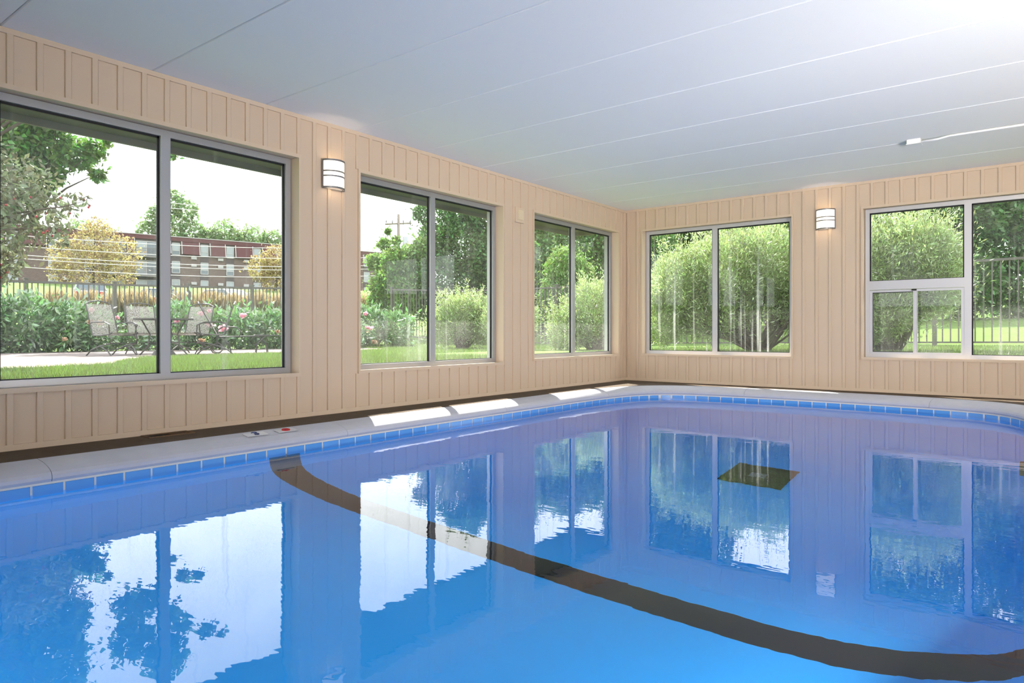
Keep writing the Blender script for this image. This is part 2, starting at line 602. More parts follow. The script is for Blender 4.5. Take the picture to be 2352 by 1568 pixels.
def tree(name, label, base, blobs, n, size, lm, trunk_r=0.15, fork=0.35, seed=0, aspect=0.5, group=None, maxbr=14, **kw):
    t = thing(name, label, 'tree', base, 0, group)
    b0 = Vector(base)
    loc = [(b[0] - b0.x, b[1] - b0.y, b[2] - b0.z, *b[3:]) for b in blobs]
    cx = sum(b[0] for b in loc) / len(loc)
    cyy = sum(b[1] for b in loc) / len(loc)
    cz = sum(b[2] for b in loc) / len(loc)
    top = Vector((cx * fork, cyy * fork, max(0.4, cz * 0.55)))
    MB().tube(branch_pts((0, 0, -0.1), top, 0.06, seed), [trunk_r * (1 - .065 * i) for i in range(7)], 8).build('trunk', M['bark'], t, smooth=True)
    br = MB()
    for i, b in enumerate(loc[:maxbr]):
        rr = trunk_r * 0.34
        br.tube(branch_pts(top, b[:3], 0.2, seed + i), [rr, rr * .78, rr * .6, rr * .45, rr * .32, rr * .2, rr * .1], 5)
        e = Vector(b[:3])
        for j in range(4):
            rq = random.Random(seed * 31 + i * 7 + j)
            q = e + Vector((rq.uniform(-1, 1), rq.uniform(-1, 1), rq.uniform(-.6, 1))) * b[3]
            br.tube(branch_pts(e, q, 0.2, seed + j + i, 3), [rr * .12, rr * .1, rr * .07, rr * .04], 4)
    br.build('branch', M['bark'], t, smooth=True)
    v, tr = leaves(loc, n, size, aspect, seed, **kw)
    link('foliage', np_mesh('foliage', v, tr, lm), t, kind='stuff')
    return t


# ------------------------------------------------------------------ room shell
XL, YB, H = -4.8134, 8.9275, 2.5          # left wall face, far wall face, ceiling
XR, YF = 2.9, -3.2                        # walls behind and beside the camera
TH = 0.19                                 # wall thickness

LW = [(1.235, 3.335, 0.340, 2.170), (3.934, 6.028, 0.335, 2.167), (6.593, 8.710, 0.358, 2.184)]
FW = [(-4.545, -2.430, 0.370, 2.200), (-1.656, 0.450, 0.380, 2.203)]
RW = []
NW = [(-3.6, -1.5, 0.36, 2.18), (0.2, 2.3, 0.36, 2.18)]  # unseen windows, added to let more daylight into the room


def holes_boxes(a0, a1, z0, z1, holes):
    """Rectangles (a, b, z0, z1) that tile a wall strip around its window holes."""
    out, a = [], a0
    for h0, h1, s0, s1 in sorted(holes):
        out.append((a, h0, z0, z1))
        out.append((h0, h1, z0, s0))
        out.append((h0, h1, s1, z1))
        a = h1
    out.append((a, a1, z0, z1))
    return out


def wall(name, along, face, sgn, a0, a1, holes):
    """Inner skin 20 mm (painted) plus outer body (siding)."""
    w = MB()
    o = MB()
    inner = [(h0 + .012, h1 - .012, s0 + .012, s1 - .012) for h0, h1, s0, s1 in holes]
    for b, e, z0, z1 in holes_boxes(a0, a1, -0.02, H + 0.03, inner):
        lo, hi = sorted((face, face + sgn * 0.10))
        if along == 'y':
            w.box(lo, hi, b, e, z0, z1)
        else:
            w.box(b, e, lo, hi, z0, z1)
    for b, e, z0, z1 in holes_boxes(a0 - (TH if along == 'x' else 0), a1 + (TH if along == 'x' else 0), -0.35, H + 0.03, inner):
        lo, hi = sorted((face + sgn * 0.10, face + sgn * TH))
        if along == 'y':
            o.box(lo, hi, b, e, z0, z1)
        else:
            o.box(b, e, lo, hi, z0, z1)
    ob = w.build(name, M['wall'], kind='structure')
    o.build('exterior_siding', M['outwall'], ob)
    return ob


wl = wall('wall_left', 'y', XL, -1, YF, YB, LW)
wf = wall('wall_back', 'x', YB, 1, XL, XR, FW)
wr = wall('wall_right', 'y', XR, 1, YF, YB, RW)
wn = wall('wall_front', 'x', YF, -1, XL, XR, NW)

# battens, one object each, two or three shared lengths per wall
BW, BT = 0.035, 0.014
bat_cache = {}


def batten(parent, along, face, sgn, a, z0, z1):
    key = (along, sgn, round(z0, 3), round(z1, 3))
    if key not in bat_cache:
        m = MB()
        c = 0.003
        prof = [(0, 0), (0, BT - c), (c, BT), (BW - c, BT), (BW, BT - c), (BW, 0)]
        if along == 'y':
            m.prism([(sgn * d, u) for u, d in prof], 'z', z0, z1)
        else:
            m.prism([(u, sgn * d) for u, d in prof], 'z', z0, z1)
        bat_cache[key] = m.mesh('batten', M['wall'])
    loc = (face, a, 0) if along == 'y' else (a, face, 0)
    link('batten', bat_cache[key], parent, loc)


def battens(parent, along, face, sgn, start, pitch, a0, a1, holes):
    k0 = math.ceil((a0 - start) / pitch)
    k1 = math.floor((a1 - BW - start) / pitch)
    for k in range(k0, k1 + 1):
        a = start + k * pitch
        cut = None
        for h0, h1, s0, s1 in holes:
            if a + BW > h0 + 0.004 and a < h1 - 0.004:
                cut = (s0, s1)
        if cut:
            batten(parent, along, face, sgn, a, 0.036, cut[0])
            batten(parent, along, face, sgn, a, cut[1], 2.468)
        else:
            batten(parent, along, face, sgn, a, 0.036, 2.468)


battens(wl, 'y', XL, 1, 1.318, 0.1525, -0.4, YB - 0.02, LW)
battens(wf, 'x', YB, -1, -4.745 - BW, 0.1535, XL + 0.02, 1.6, FW)

# skirting boards and top trims
MB().box(XL, XL + .013, YF, YB, 0.0, 0.036).build('baseboard_left', M['trim'], kind='structure')
MB().box(XL + .013, XR, YB - .013, YB, 0.0, 0.036).build('baseboard_back', M['trim'], kind='structure')
MB().box(XL, XL + .015, YF, YB, 2.468, 2.5).build('trim_1', M['trim'], kind='structure')
MB().box(XL + .015, XR, YB - .015, YB, 2.468, 2.5).build('trim_2', M['trim'], kind='structure')
MB().box(XL, XL + .02, YB - .022, YB, 0.036, 2.468).build('trim_3', M['trim'], kind='structure')

# ceiling: backing slab and one board per bay
ceil = MB().box(XL - .1, XR + .1, YF - .1, YB + .1, H + 0.018, H + 0.10).build('ceiling', M['ceilback'], kind='structure')
PB = 0.865
pm = MB()
e, g = 0.007, 0.0015
pm.prism([(g, 0.018), (g, e), (e + g, 0), (PB - e - g, 0), (PB - g, e), (PB - g, 0.018)], 'x', XL, XR)
pme = pm.mesh('ceiling_panel', M['ceil'])
y = 0.42 - PB * 5
while y < YB:
    if y + PB > YB:
        q = MB()
        q.prism([(g, 0.018), (g, e), (e + g, 0), (YB - y, 0), (YB - y, 0.018)], 'x', XL, XR)
        link('ceiling_panel', q.mesh('ceiling_panel', M['ceil']), ceil, (0, y, H))
    elif y + PB > YF:
        link('ceiling_panel', pme, ceil, (0, y, H))
    y += PB

# roof over it all, wide eaves
EV = 1.25
ES, EB = 0.35, 0.62          # eaves: unseen sides, far side
rf = MB().box(XL - TH - EV, XR + TH + ES, YF - TH - ES, YB + TH + EB, 2.62, 2.80).build('roof', M['roof'], kind='structure')
so = MB()
for b in ((XL - TH - EV, XL - TH, YF - TH - ES, YB + TH + EB), (XR + TH, XR + TH + ES, YF - TH - ES, YB + TH + EB),
          (XL - TH, XR + TH, YB + TH, YB + TH + EB), (XL - TH, XR + TH, YF - TH - ES, YF - TH)):
    so.box(*b, 2.40, 2.62)
so.build('soffit', M['soffit'], rf)
fa = MB()
fa.box(XL - TH - EV - .03, XL - TH - EV, YF - TH - ES, YB + TH + EB, 2.34, 2.82)
fa.box(XL - TH - EV, XR + TH + ES, YB + TH + EB, YB + TH + EB + .03, 2.34, 2.82)
fa.build('fascia', M['fascia'], rf)


# ------------------------------------------------------------------ windows
RC = 0.09       # recess of the aluminium frame behind the wall face


def window(n, along, face, sgn, hole, alu, glass, plan):
    """plan: 'slider' (two lights with a mullion) or 'vented' (left half split, slider below)."""
    a0, a1, z0, z1 = hole
    w = struct('window_%d' % n)

    def bx(m, u0, u1, d0, d1, zz0, zz1):      # d = depth outwards from the wall face
        lo, hi = sorted((face + sgn * d0, face + sgn * d1))
        return m.box(lo, hi, u0, u1, zz0, zz1) if along == 'y' else m.box(u0, u1, lo, hi, zz0, zz1)

    cw = 0.030
    # casing boards on the wall face
    for u0, u1, q0, q1 in ((a0, a1, z1 - cw, z1), (a0, a1, z0, z0 + cw), (a0, a0 + cw * .7, z0 + cw, z1 - cw), (a1 - cw * .7, a1, z0 + cw, z1 - cw)):
        bx(MB(), u0, u1, -0.020, 0.012, q0, q1).build('casing', M['trim'], w)
    i0, i1, j0, j1 = a0 + cw * .7, a1 - cw * .7, z0 + cw - .010, z1 - cw + .008
    # jamb liners
    for u0, u1, q0, q1 in ((a0 + .012, i0, z0 + .012, z1 - .012), (i1, a1 - .012, z0 + .012, z1 - .012), (i0, i1, z0 + .012, j0), (i0, i1, j1, z1 - .012)):
        bx(MB(), u0, u1, 0.012, RC + .05, q0, q1).build('jamb_liner', M['trim'], w)
    # outer brick-mould seen through the pane
    for u0, u1, q0, q1 in ((a0 + .012, i0 + .014, z0 + .012, z1 - .012), (i1 - .014, a1 - .012, z0 + .012, z1 - .012), (i0 + .014, i1 - .014, z1 - .04, z1 - .012)):
        bx(MB(), u0, u1, RC + .05, TH + .02, q0, q1).build('outer_jamb', alu, w)
    fw, fd0, fd1 = 0.052, RC, RC + 0.05
    gp = 0.006
    f = MB()
    f = bx(f, i0 + gp, i1 - gp, fd0, fd1, j1 - fw, j1 - .004)
    f = bx(f, i0 + gp, i1 - gp, fd0, fd1, j0 + .003, j0 + fw)
    f = bx(f, i0 + gp, i0 + fw, fd0, fd1, j0 + fw, j1 - fw)
    f = bx(f, i1 - fw, i1 - gp, fd0, fd1, j0 + fw, j1 - fw)
    f.build('frame', alu, w)
    mid = (a0 + a1) / 2
    bx(MB(), mid - .034, mid + .034, fd0 - .004, fd1, j0 + fw, j1 - fw).build('mullion', alu, w)

    def light(u0, u1, q0, q1, d, gk=0.015):
        g = MB()
        for r in ((u0, u1, q1 - gk, q1), (u0, u1, q0, q0 + gk * .45), (u0, u0 + gk * .9, q0, q1), (u1 - gk * .9, u1, q0, q1)):
            bx(g, r[0], r[1], d - .008, d + .006, r[2], r[3])
        g.build('gasket', M['gasket'], w)
        bx(MB(), u0 + .002, u1 - .002, d, d + .004, q0 + .002, q1 - .002).build('pane', glass, w)

    L0, L1, K0, K1 = i0 + fw, i1 - fw, j0 + fw, j1 - fw
    dg = RC + .030
    if plan == 'slider':
        light(L0, mid - .034, K0, K1, dg)
        light(mid + .034, L1, K0, K1, dg)
    else:
        bx(MB(), L0, mid - .034, fd0 - .004, fd1, 1.209, 1.315).build('transom', alu, w)
        light(L0, mid - .034, 1.315, K1, dg)
        light(mid + .034, L1, K0, K1, dg)
        s0, s1, t0, t1 = L0, mid - .034, K0 - .01, 1.209
        c = (s0 + s1) / 2
        for k, (u0, u1, d) in enumerate(((s0, c + .02, RC + .020), (c - .02, s1, RC + .004))):
            s = MB()
            b = 0.030
            for r in ((u0, u1, t1 - b, t1 - .004), (u0, u1, t0, t0 + b), (u0, u0 + b, t0 + b, t1 - b), (u1 - b, u1, t0 + b, t1 - b)):
                bx(s, r[0], r[1], d, d + .014, r[2], r[3])
            so_ = s.build('sash', alu, w)
            gg = MB()
            for r in ((u0 + b, u1 - b, t1 - b - .008, t1 - b), (u0 + b, u1 - b, t0 + b, t0 + b + .008), (u0 + b, u0 + b + .006, t0 + b, t1 - b)):
                bx(gg, r[0], r[1], d + .003, d + .012, r[2], r[3])
            if k == 0:
                gg.build('gasket', M['gasket'], so_)
            bx(MB(), u0 + b, u1 - b, d + .006, d + .010, t0 + b, t1 - b).build('pane', glass, so_)
        bx(MB(), c - .035, c + .015, RC - .012, RC + .004, t1 - .022, t1 - .004).build('latch', M['gasket'], w)
    return w


window(1, 'y', XL, -1, LW[0], M['alu'], M['glass'], 'slider')
window(2, 'y', XL, -1, LW[1], M['alu'], M['glass'], 'slider')
window(3, 'y', XL, -1, LW[2], M['alu'], M['glass'], 'slider')
window(4, 'x', YB, 1, FW[0], M['alu_white'], M['glass_streak'], 'slider')
window(5, 'x', YB, 1, FW[1], M['alu_white'], M['glass'], 'vented')
for i, h in enumerate(NW):
    window(6 + i, 'x', YF, -1, h, M['alu'], M['glass_clear'], 'slider')

# ------------------------------------------------------------------ pool
ZW = -0.143
PXL, PXR, PY0, PY1 = -4.18, 0.045, 0.12, 8.40
PCX = (PXL + PXR) / 2


def pool_outline():
    """Tile-face outline, counter-clockwise, dense in the rounded ends."""
    far = [(-4.18, 6.3), (-4.165, 6.9), (-4.12, 7.4), (-4.03, 7.78), (-3.87, 8.05), (-3.62, 8.22), (-3.30, 8.30), (-2.9, 8.345), (-2.45, 8.375), (PCX, 8.385)]
    far_r = [(2 * PCX - x, y) for x, y in reversed(far[:-1])]
    ctrl = far + far_r
    pts = []
    n = len(ctrl)
    for i in range(n - 1):
        p0, p1, p2, p3 = (Vector(ctrl[max(0, min(n - 1, i + k))]) for k in (-1, 0, 1, 2))
        for s in range(6):
            t = s / 6
            pts.append(0.5 * (2 * p1 + (p2 - p0) * t + (2 * p0 - 5 * p1 + 4 * p2 - p3) * t * t + (3 * p1 - p0 - 3 * p2 + p3) * t ** 3))
    pts.append(Vector(ctrl[-1]))
    # near end, corner radius 0.45
    r = 0.45
    right = [Vector((PXR, y)) for y in np.arange(6.1, PY0 + r, -0.2)]
    cr = [Vector((PXR - r + r * math.cos(a), PY0 + r - r * math.sin(a))) for a in np.linspace(0, PI / 2, 9)]
    cl = [Vector((PXL + r - r * math.sin(a), PY0 + r - r * math.cos(a))) for a in np.linspace(0, PI / 2, 9)]
    left = [Vector((PXL, y)) for y in np.arange(PY0 + r + 0.2, 6.25, 0.2)]
    out = pts + right + cr + cl + left          # clockwise from the far left corner
    return out[::-1]


OUT = pool_outline()
NO = len(OUT)
NRM = []
for i in range(NO):
    t = (OUT[(i + 1) % NO] - OUT[i - 1]).normalized()
    NRM.append(Vector((t.y, -t.x)))            # outward for a counter-clockwise loop


def ring(d):
    return [OUT[i] + NRM[i] * d for i in range(NO)]


pool = thing('swimming_pool', 'indoor swimming pool with blue painted basin and pale coping', 'swimming pool', (0, 0, 0))

# basin: lofted rings from under the tile band to the bowl floor
PROF = [(0.0, None), (0.002, 0.30), (0.012, 0.45), (0.03, 0.58), (0.07, 0.67), (0.13, 0.745), (0.21, 0.80), (0.30, 0.845), (0.47, 0.91), (0.64, 0.952), (0.9, 0.972), (1.28, 0.985), (1.7, 0.997), (2.08, 1.0)]


def pool_depth(y):
    def ss(a, b, v):
        t = min(1, max(0, (v - a) / (b - a)))
        return t * t * (3 - 2 * t)
    return -(1.02 + 1.38 * ss(2.3, 5.6, y))


ring_d = []
bm = bmesh.new()
rows = []
for d, fr in PROF:
    row = []
    for i in range(NO):
        p = OUT[i]
        m = Vector((PCX, min(max(p.y, PY0 + 2.0), PY1 - 2.0)))
        L = (m - p).length
        q = p.lerp(m, min(1, d / 2.11))
        z = -0.20 if fr is None else min(-0.24, pool_depth(q.y) * fr)
        row.append(bm.verts.new((q.x, q.y, z)))
    rows.append(row)
for a, b in zip(rows, rows[1:]):
    for i in range(NO):
        j = (i + 1) % NO
        bm.faces.new((a[i], a[j], b[j], b[i]))
bm.faces.new(rows[-1])
bmesh.ops.triangulate(bm, faces=[f for f in bm.faces if len(f.verts) > 4])
S0, S1 = 2.65, 2.895
for yy in (S0, S1):
    bmesh.ops.bisect_plane(bm, geom=bm.verts[:] + bm.edges[:] + bm.faces[:], plane_co=(0, yy, 0), plane_no=(0, 1, 0))
bmesh.ops.recalc_face_normals(bm, faces=bm.faces)
bmesh.ops.reverse_faces(bm, faces=bm.faces)
stripe = bm.copy()
bmesh.ops.delete(bm, geom=[f for f in bm.faces if S0 < f.calc_center_median().y < S1], context='FACES')
bmesh.ops.delete(stripe, geom=[f for f in stripe.faces if not S0 < f.calc_center_median().y < S1], context='FACES')
for b, nm, mm in ((bm, 'basin', 'basin'), (stripe, 'depth_stripe', 'black')):
    me = bpy.data.meshes.new(nm)
    b.to_mesh(me)
    b.free()
    me.materials.append(M[mm])
    me.polygons.foreach_set('use_smooth', [True] * len(me.polygons))
    o = link(nm, me, pool)
    if nm == 'depth_stripe':
        o['label'] = 'black painted stripe across the blue pool floor'

# dark square around the main drain
zd = pool_depth(6.3)
dr = MB()
dr.box(-2.33, -1.76, 6.08, 6.67, zd + .002, zd + .022)
dr.build('drain_square', M['black'], pool)
gr = MB()
for k in range(7):
    gr.box(-2.12, -1.97, 6.29 + k * .02, 6.302 + k * .02, zd + .024, zd + .030)
gr.build('drain_grate', M['steel'], pool)

# underwater lamp niche on the right wall
ln = MB()
nn = 20
for k in range(nn):
    a, b = 2 * PI * k / nn, 2 * PI * (k + 1) / nn
    ln.quad((-0.10, 6.28, -1.05), (-0.10, 6.28 + .19 * math.cos(a), -1.05 + .19 * math.sin(a)), (-0.10, 6.28 + .19 * math.cos(b), -1.05 + .19 * math.sin(b)))
    ln.quad((-0.10, 6.28 + .19 * math.cos(a), -1.05 + .19 * math.sin(a)), (0.06, 6.28 + .21 * math.cos(a), -1.05 + .21 * math.sin(a)), (0.06, 6.28 + .21 * math.cos(b), -1.05 + .21 * math.sin(b)), (-0.10, 6.28 + .19 * math.cos(b), -1.05 + .19 * math.sin(b)))
ln.build('lamp_niche', M['black'], pool)

# grout backing behind the tiles and white bead under the coping
gb = MB()
r0, zt0, zt1 = ring(0.001), -0.100, -0.26
for i in range(NO):
    j = (i + 1) % NO
    gb.quad((*r0[i], zt0), (*r0[j], zt0), (*r0[j], zt1), (*r0[i], zt1))
gb.build('grout', M['grout'], pool)
bd = MB()
r1 = ring(-0.006)
for i in range(NO):
    j = (i + 1) % NO
    bd.quad((*r1[i], -0.094), (*r1[j], -0.094), (*r1[j], -0.107), (*r1[i], -0.107))
    bd.quad((*r1[i], -0.107), (*r1[j], -0.107), (*r0[j], -0.107), (*r0[i], -0.107))
bd.build('caulk_bead', M['grout'], pool)

# tiles, one object each
cum = [0]
for i in range(NO):
    cum.append(cum[-1] + (OUT[(i + 1) % NO] - OUT[i]).length)
nt_ = round(cum[-1] / 0.1525)
tw = cum[-1] / nt_
tme = []
M['tile'] = [mat('blue_glazed_tile_%d' % k, c, 0.12, 0.6) for k, c in enumerate(((0.115, 0.345, 0.74), (0.105, 0.33, 0.72), (0.125, 0.36, 0.76)))]
for k in range(3):
    tm = MB()
    tm.box(-(tw - .010) / 2, (tw - .010) / 2, -0.002, 0.008, -0.247, -0.110)
    me = tm.mesh('tile', M['tile'][k])
    b_ = bmesh.new()
    b_.from_mesh(me)
    bmesh.ops.bevel(b_, geom=[e for e in b_.edges if all(v.co.y < 0 for v in e.verts)], offset=0.002, segments=1, affect='EDGES')
    b_.to_mesh(me)
    b_.free()
    tme.append(me)


def along(s):
    s %= cum[-1]
    i = 0
    lo, hi = 0, NO
    while hi - lo > 1:
        md = (lo + hi) // 2
        if cum[md] <= s:
            lo = md
        else:
            hi = md
    f = (s - cum[lo]) / max(1e-9, cum[lo + 1] - cum[lo])
    p = OUT[lo].lerp(OUT[(lo + 1) % NO], f)
    n = NRM[lo].lerp(NRM[(lo + 1) % NO], f).normalized()
    return p, n


for k in range(nt_):
    p, n = along((k + 0.5) * tw + 0.02)
    link('tile', tme[rnd.choice((0, 0, 1, 1, 2))], pool, (p.x, p.y, 0), math.atan2(n.y, n.x) - PI / 2)

# coping: cast sections with tooled joints
CP = [(0.004, -0.100), (-0.014, -0.094), (-0.022, -0.080), (-0.020, -0.062), (-0.008, -0.046), (0.015, -0.032), (0.05, -0.020), (0.10, -0.009), (0.15, -0.003), (0.205, 0.002), (0.210, -0.002), (0.210, -0.06), (0.02, -0.12)]
nseg = 12
S_TOT = cum[-1]
off = 0.9
for k in range(nseg):
    a, b = off + k * S_TOT / nseg + .0015, off + (k + 1) * S_TOT / nseg - .0015
    n_ = 26
    m = MB()
    for i in range(n_ + 1):
        p, n = along(a + (b - a) * i / n_)
        for d, z in CP:
            q = p + n * d
            m.v.append((q.x, q.y, z))
    w_ = len(CP)
    for i in range(n_):
        for c in range(w_):
            d_ = (c + 1) % w_
            m.f.append((i * w_ + c, i * w_ + d_, (i + 1) * w_ + d_, (i + 1) * w_ + c))
    m.f.append(tuple(range(w_)))
    m.f.append(tuple(n_ * w_ + c for c in reversed(range(w_))))
    m.build('coping', M['coping'], pool, smooth=False)

# water surface
wm = MB()
rw = ring(0.004)
wm.v = [(p.x, p.y, ZW) for p in rw]
wm.f = [tuple(range(NO))]
wo = wm.build('pool_water', M['water'])
if wo.data.polygons[0].normal.z < 0:
    wo.data.flip_normals()
tag(wo, 'clear still water filling the indoor pool, mirroring the windows', 'water')

# deck floor around the pool
fb = bmesh.new()
rin = ring(0.207)
outer = [(XL - .1, YF - .1), (XR + .1, YF - .1), (XR + .1, YB + .1), (XL - .1, YB + .1)]
v1 = [fb.verts.new((*p, 0)) for p in outer]
v2 = [fb.verts.new((p.x, p.y, 0)) for p in rin]
ed = [fb.edges.new((v[i], v[(i + 1) % len(v)])) for v in (v1, v2) for i in range(len(v))]
bmesh.ops.triangle_fill(fb, use_beauty=True, use_dissolve=False, edges=ed)
# drop any triangle inside the pool
bmesh.ops.recalc_face_normals(fb, faces=fb.faces)
for f in fb.faces:
    if f.normal.z < 0:
        f.normal_flip()
ret = bmesh.ops.extrude_face_region(fb, geom=fb.faces[:])
for v in ret['geom']:
    if isinstance(v, bmesh.types.BMVert):
        v.co.z -= 0.12
bmesh.ops.recalc_face_normals(fb, faces=fb.faces)
me = bpy.data.meshes.new('floor')
fb.to_mesh(me)
fb.free()
me.materials.append(M['deck'])
link('floor', me, kind='structure')

# ------------------------------------------------------------------ fittings in the room


def sconce(label, loc, rz):
    """Half-drum sconce; local +y points into the room, x along the wall."""
    t = thing('wall_sconce', label, 'sconce', loc, rz, None)
    w, h, d = 0.108, 0.246, 0.085
    n = 14
    R = (w * w + d * d) / (2 * d)
    a_ = math.asin(w / R)
    arc = [(R * math.sin(-a_ + 2 * a_ * i / n), d - R + R * math.cos(-a_ + 2 * a_ * i / n) + 0.006) for i in range(n + 1)]
    MB().box(-w, w, 0.0, 0.006, 0.004, h - .004).build('back_plate', M['steel'], t)
    s = MB()
    for i in range(n):
        s.quad((*arc[i], 0.008), (*arc[i + 1], 0.008), (*arc[i + 1], h - .008), (*arc[i], h - .008))
    s.build('shade', M['shade'], t, smooth=True)

    def hoop(z0, z1, grow, nm):
        m = MB()
        for i in range(n):
            p, q = Vector(arc[i]), Vector(arc[i + 1])
            c_ = Vector((0, d - R + 0.006))
            po, qo = p + (p - c_).normalized() * grow, q + (q - c_).normalized() * grow
            pi_, qi = p - (p - c_).normalized() * .004, q - (q - c_).normalized() * .004
            m.quad((*po, z0), (*qo, z0), (*qo, z1), (*po, z1))
            m.quad((*po, z1), (*qo, z1), (*qi, z1), (*pi_, z1))
            m.quad((*po, z0), (*qo, z0), (*qi, z0), (*pi_, z0))
        m.build(nm, M['steel'], t)
    hoop(0.0, 0.014, .005, 'rim')
    hoop(h - .014, h, .005, 'rim')
    hoop(0.098, 0.109, .004, 'band')
    hoop(0.140, 0.151, .004, 'band')
    for s_ in (-1, 1):
        MB().box(s_ * w - .004, s_ * w + .004, 0.004, 0.016, 0.0, h).build('side_bar', M['steel'], t)
    ld = bpy.data.lights.new('lamp', 'POINT')
    ld.energy = 1.6
    ld.color = (1.0, 0.80, 0.58)
    ld.shadow_soft_size = 0.02
    for z in (h * .5,):
        lo = bpy.data.objects.new('lamp_bulb', ld)
        lo.location = (0, 0.03, z)
        lo.parent = t
        C.objects.link(lo)
    return t


sconce('curved frosted wall sconce, lit, between the first and second windows of the left wall', (XL + BT + .001, 3.652, 1.932), -PI / 2)
sconce('curved frosted wall sconce, lit, on the far wall between its two windows', (-2.047, YB - BT - .001, 1.965), PI)

sp = thing('chime_box', 'small beige chime box on the left wall between two windows', 'wall box', (XL + BT, 6.305, 1.988))
m = MB().box(0, .022, -.082, .082, 0, .175)
m.build('cover', M['trim'], sp)
MB().box(.022, .034, -.052, .052, .032, .145).build('face_panel', M['ivory'], sp)
for k in range(4):
    MB().box(.034, .037, -.046, .046, .045 + k * .024, .055 + k * .024).build('louvre', M['ivory'], sp)

vt = thing('floor_register', 'rusty brown floor register on the deck against the left wall', 'floor vent', (-4.70, 2.215, 0.0))
f = MB()
for b in ((-.075, .055, -.155, -.138), (-.075, .055, .138, .155), (-.075, -.060, -.138, .138), (.040, .055, -.138, .138)):
    f.box(*b, 0.0, 0.007)
f.build('frame', M['rust'], vt)
MB().box(-.060, .040, -.138, .138, 0.0005, 0.0015).build('duct_shade', M['dark'], vt)  # thin black sheet, paints the darkness of the duct beneath the slats
for k in range(9):
    MB().box(-.060, .040, .010 + k * .0142, .0145 + k * .0142, .0015, .006).build('slat', M['rust'], vt)

jb = thing('junction_box', 'white square junction box on the ceiling near the far wall', 'junction box', (-0.905, 7.30, H - .045))
MB().box(-.055, .055, -.055, .055, 0.004, 0.045).build('housing', M['white'], jb)
MB().box(-.060, .060, -.060, .060, 0.0, 0.006).build('cover_plate', M['white'], jb)
cn = MB().tube([(-.848, 7.30, H - .022), (-.72, 7.30, H - .022), (-.62, 7.27, H - .014), (XR - .02, 7.255, H - .013)], .011, 8).build('ceiling_conduit', M['white'], smooth=True)
tag(cn, 'white conduit pipe running along the ceiling from the junction box', 'conduit')


def marker(label, y, kind):
    t = thing('depth_marker', label, 'marker', (PXL - .105, y, -0.0055))
    t.rotation_euler = (0, math.radians(9), 0)
    MB().box(-.036, .036, -.078, .078, 0.0, .004).build('tile_face', M['plaque'], t)
    z = .0055
    g_ = MB()
    if kind == 'depth':
        pts = []
        for cy_ in (.022, -.014):
            for k in range(11):
                a = math.radians(150 - 27 * k) if cy_ > 0 else math.radians(120 - 27 * k)
                pts.append((.0 + .017 * math.cos(a) * 1.4, cy_ + .018 * math.sin(a), z))
        # upright when read from the water: turned a quarter
        g_.tube([(-p[1] * 1.3, p[0], p[2]) for p in pts[:10]], .0045, 4)
        g_.tube([(-p[1] * 1.3, p[0], p[2]) for p in pts[11:]], .0045, 4)
        for q_ in (g_,):
            q_.v = [(x * .62, y_ * .8, z_) for x, y_, z_ in q_.v]
        g_.build('numeral', M['navy'], t)
    else:
        pts = [(.036 * math.cos(a), .04 * math.sin(a), z) for a in np.linspace(0, 2 * PI, 21)]
        g_.tube(pts, .005, 4)
        g_.tube([(.026, .028, z), (-.026, -.028, z)], .005, 4)
        g_.v = [(x * .62, y_ * .75, z_) for x, y_, z_ in g_.v]
        g_.build('ring_and_slash', M['red'], t)
        MB().tube([(.004, -.02, z - .001), (-.004, .018, z - .001)], .005, 5).build('diver', M['navy'], t)


marker('white depth marker tile with a dark numeral on the pool coping', 2.61, 'depth')
marker('white no-diving marker tile with a red ring on the pool coping', 2.85, 'dive')

# ------------------------------------------------------------------ ground outside
XO0, XO1, YO0, YO1 = XL - TH + .02, XR + TH - .02, YF - TH + .02, YB + TH - .02


def ground_z(x, y):
    g0 = 0.19 + 0.0115 * np.clip(x + 15, 0, 20) + 0.003 * np.clip(y, 0, 15)
    R = np.hypot(x, y)
    s = np.clip(R - 21, 0, None)
    z = g0 + 0.065 * np.minimum(s, 24) + 0.0965 * np.maximum(s - 24, 0)
    return np.minimum(z, 6.15)


def axis(lo, hi, marks):
    a = list(np.arange(lo, -24, 6.0)) + list(np.arange(-24, 12, 1.0)) + list(np.arange(12, hi + 1, 6.0))
    a = [v for v in a if lo <= v <= hi and min(abs(v - m_) for m_ in marks) > 0.3] + list(marks)
    return np.array(sorted(a))


gx = axis(-150, 60, (XO0, XO1))
gy = np.array(sorted([v for v in list(np.arange(-60, -6, 6.0)) + list(np.arange(-6, 36, 1.0)) + list(np.arange(36, 135, 6.0)) if min(abs(v - YO0), abs(v - YO1)) > 0.3] + [YO0, YO1]))
X, Y = np.meshgrid(gx, gy)
Zg = ground_z(X, Y)
gm = MB()
gm.v = [tuple(p) for p in np.stack([X.ravel(), Y.ravel(), Zg.ravel()], 1)]
W_ = len(gx)
for j in range(len(gy) - 1):
    for i in range(W_ - 1):
        cx, cyy = (gx[i] + gx[i + 1]) / 2, (gy[j] + gy[j + 1]) / 2
        if XO0 < cx < XO1 and YO0 < cyy < YO1:
            continue
        gm.f.append((j * W_ + i, j * W_ + i + 1, (j + 1) * W_ + i + 1, (j + 1) * W_ + i))
lawn = gm.build('lawn', M['lawn'], smooth=True, kind='structure')

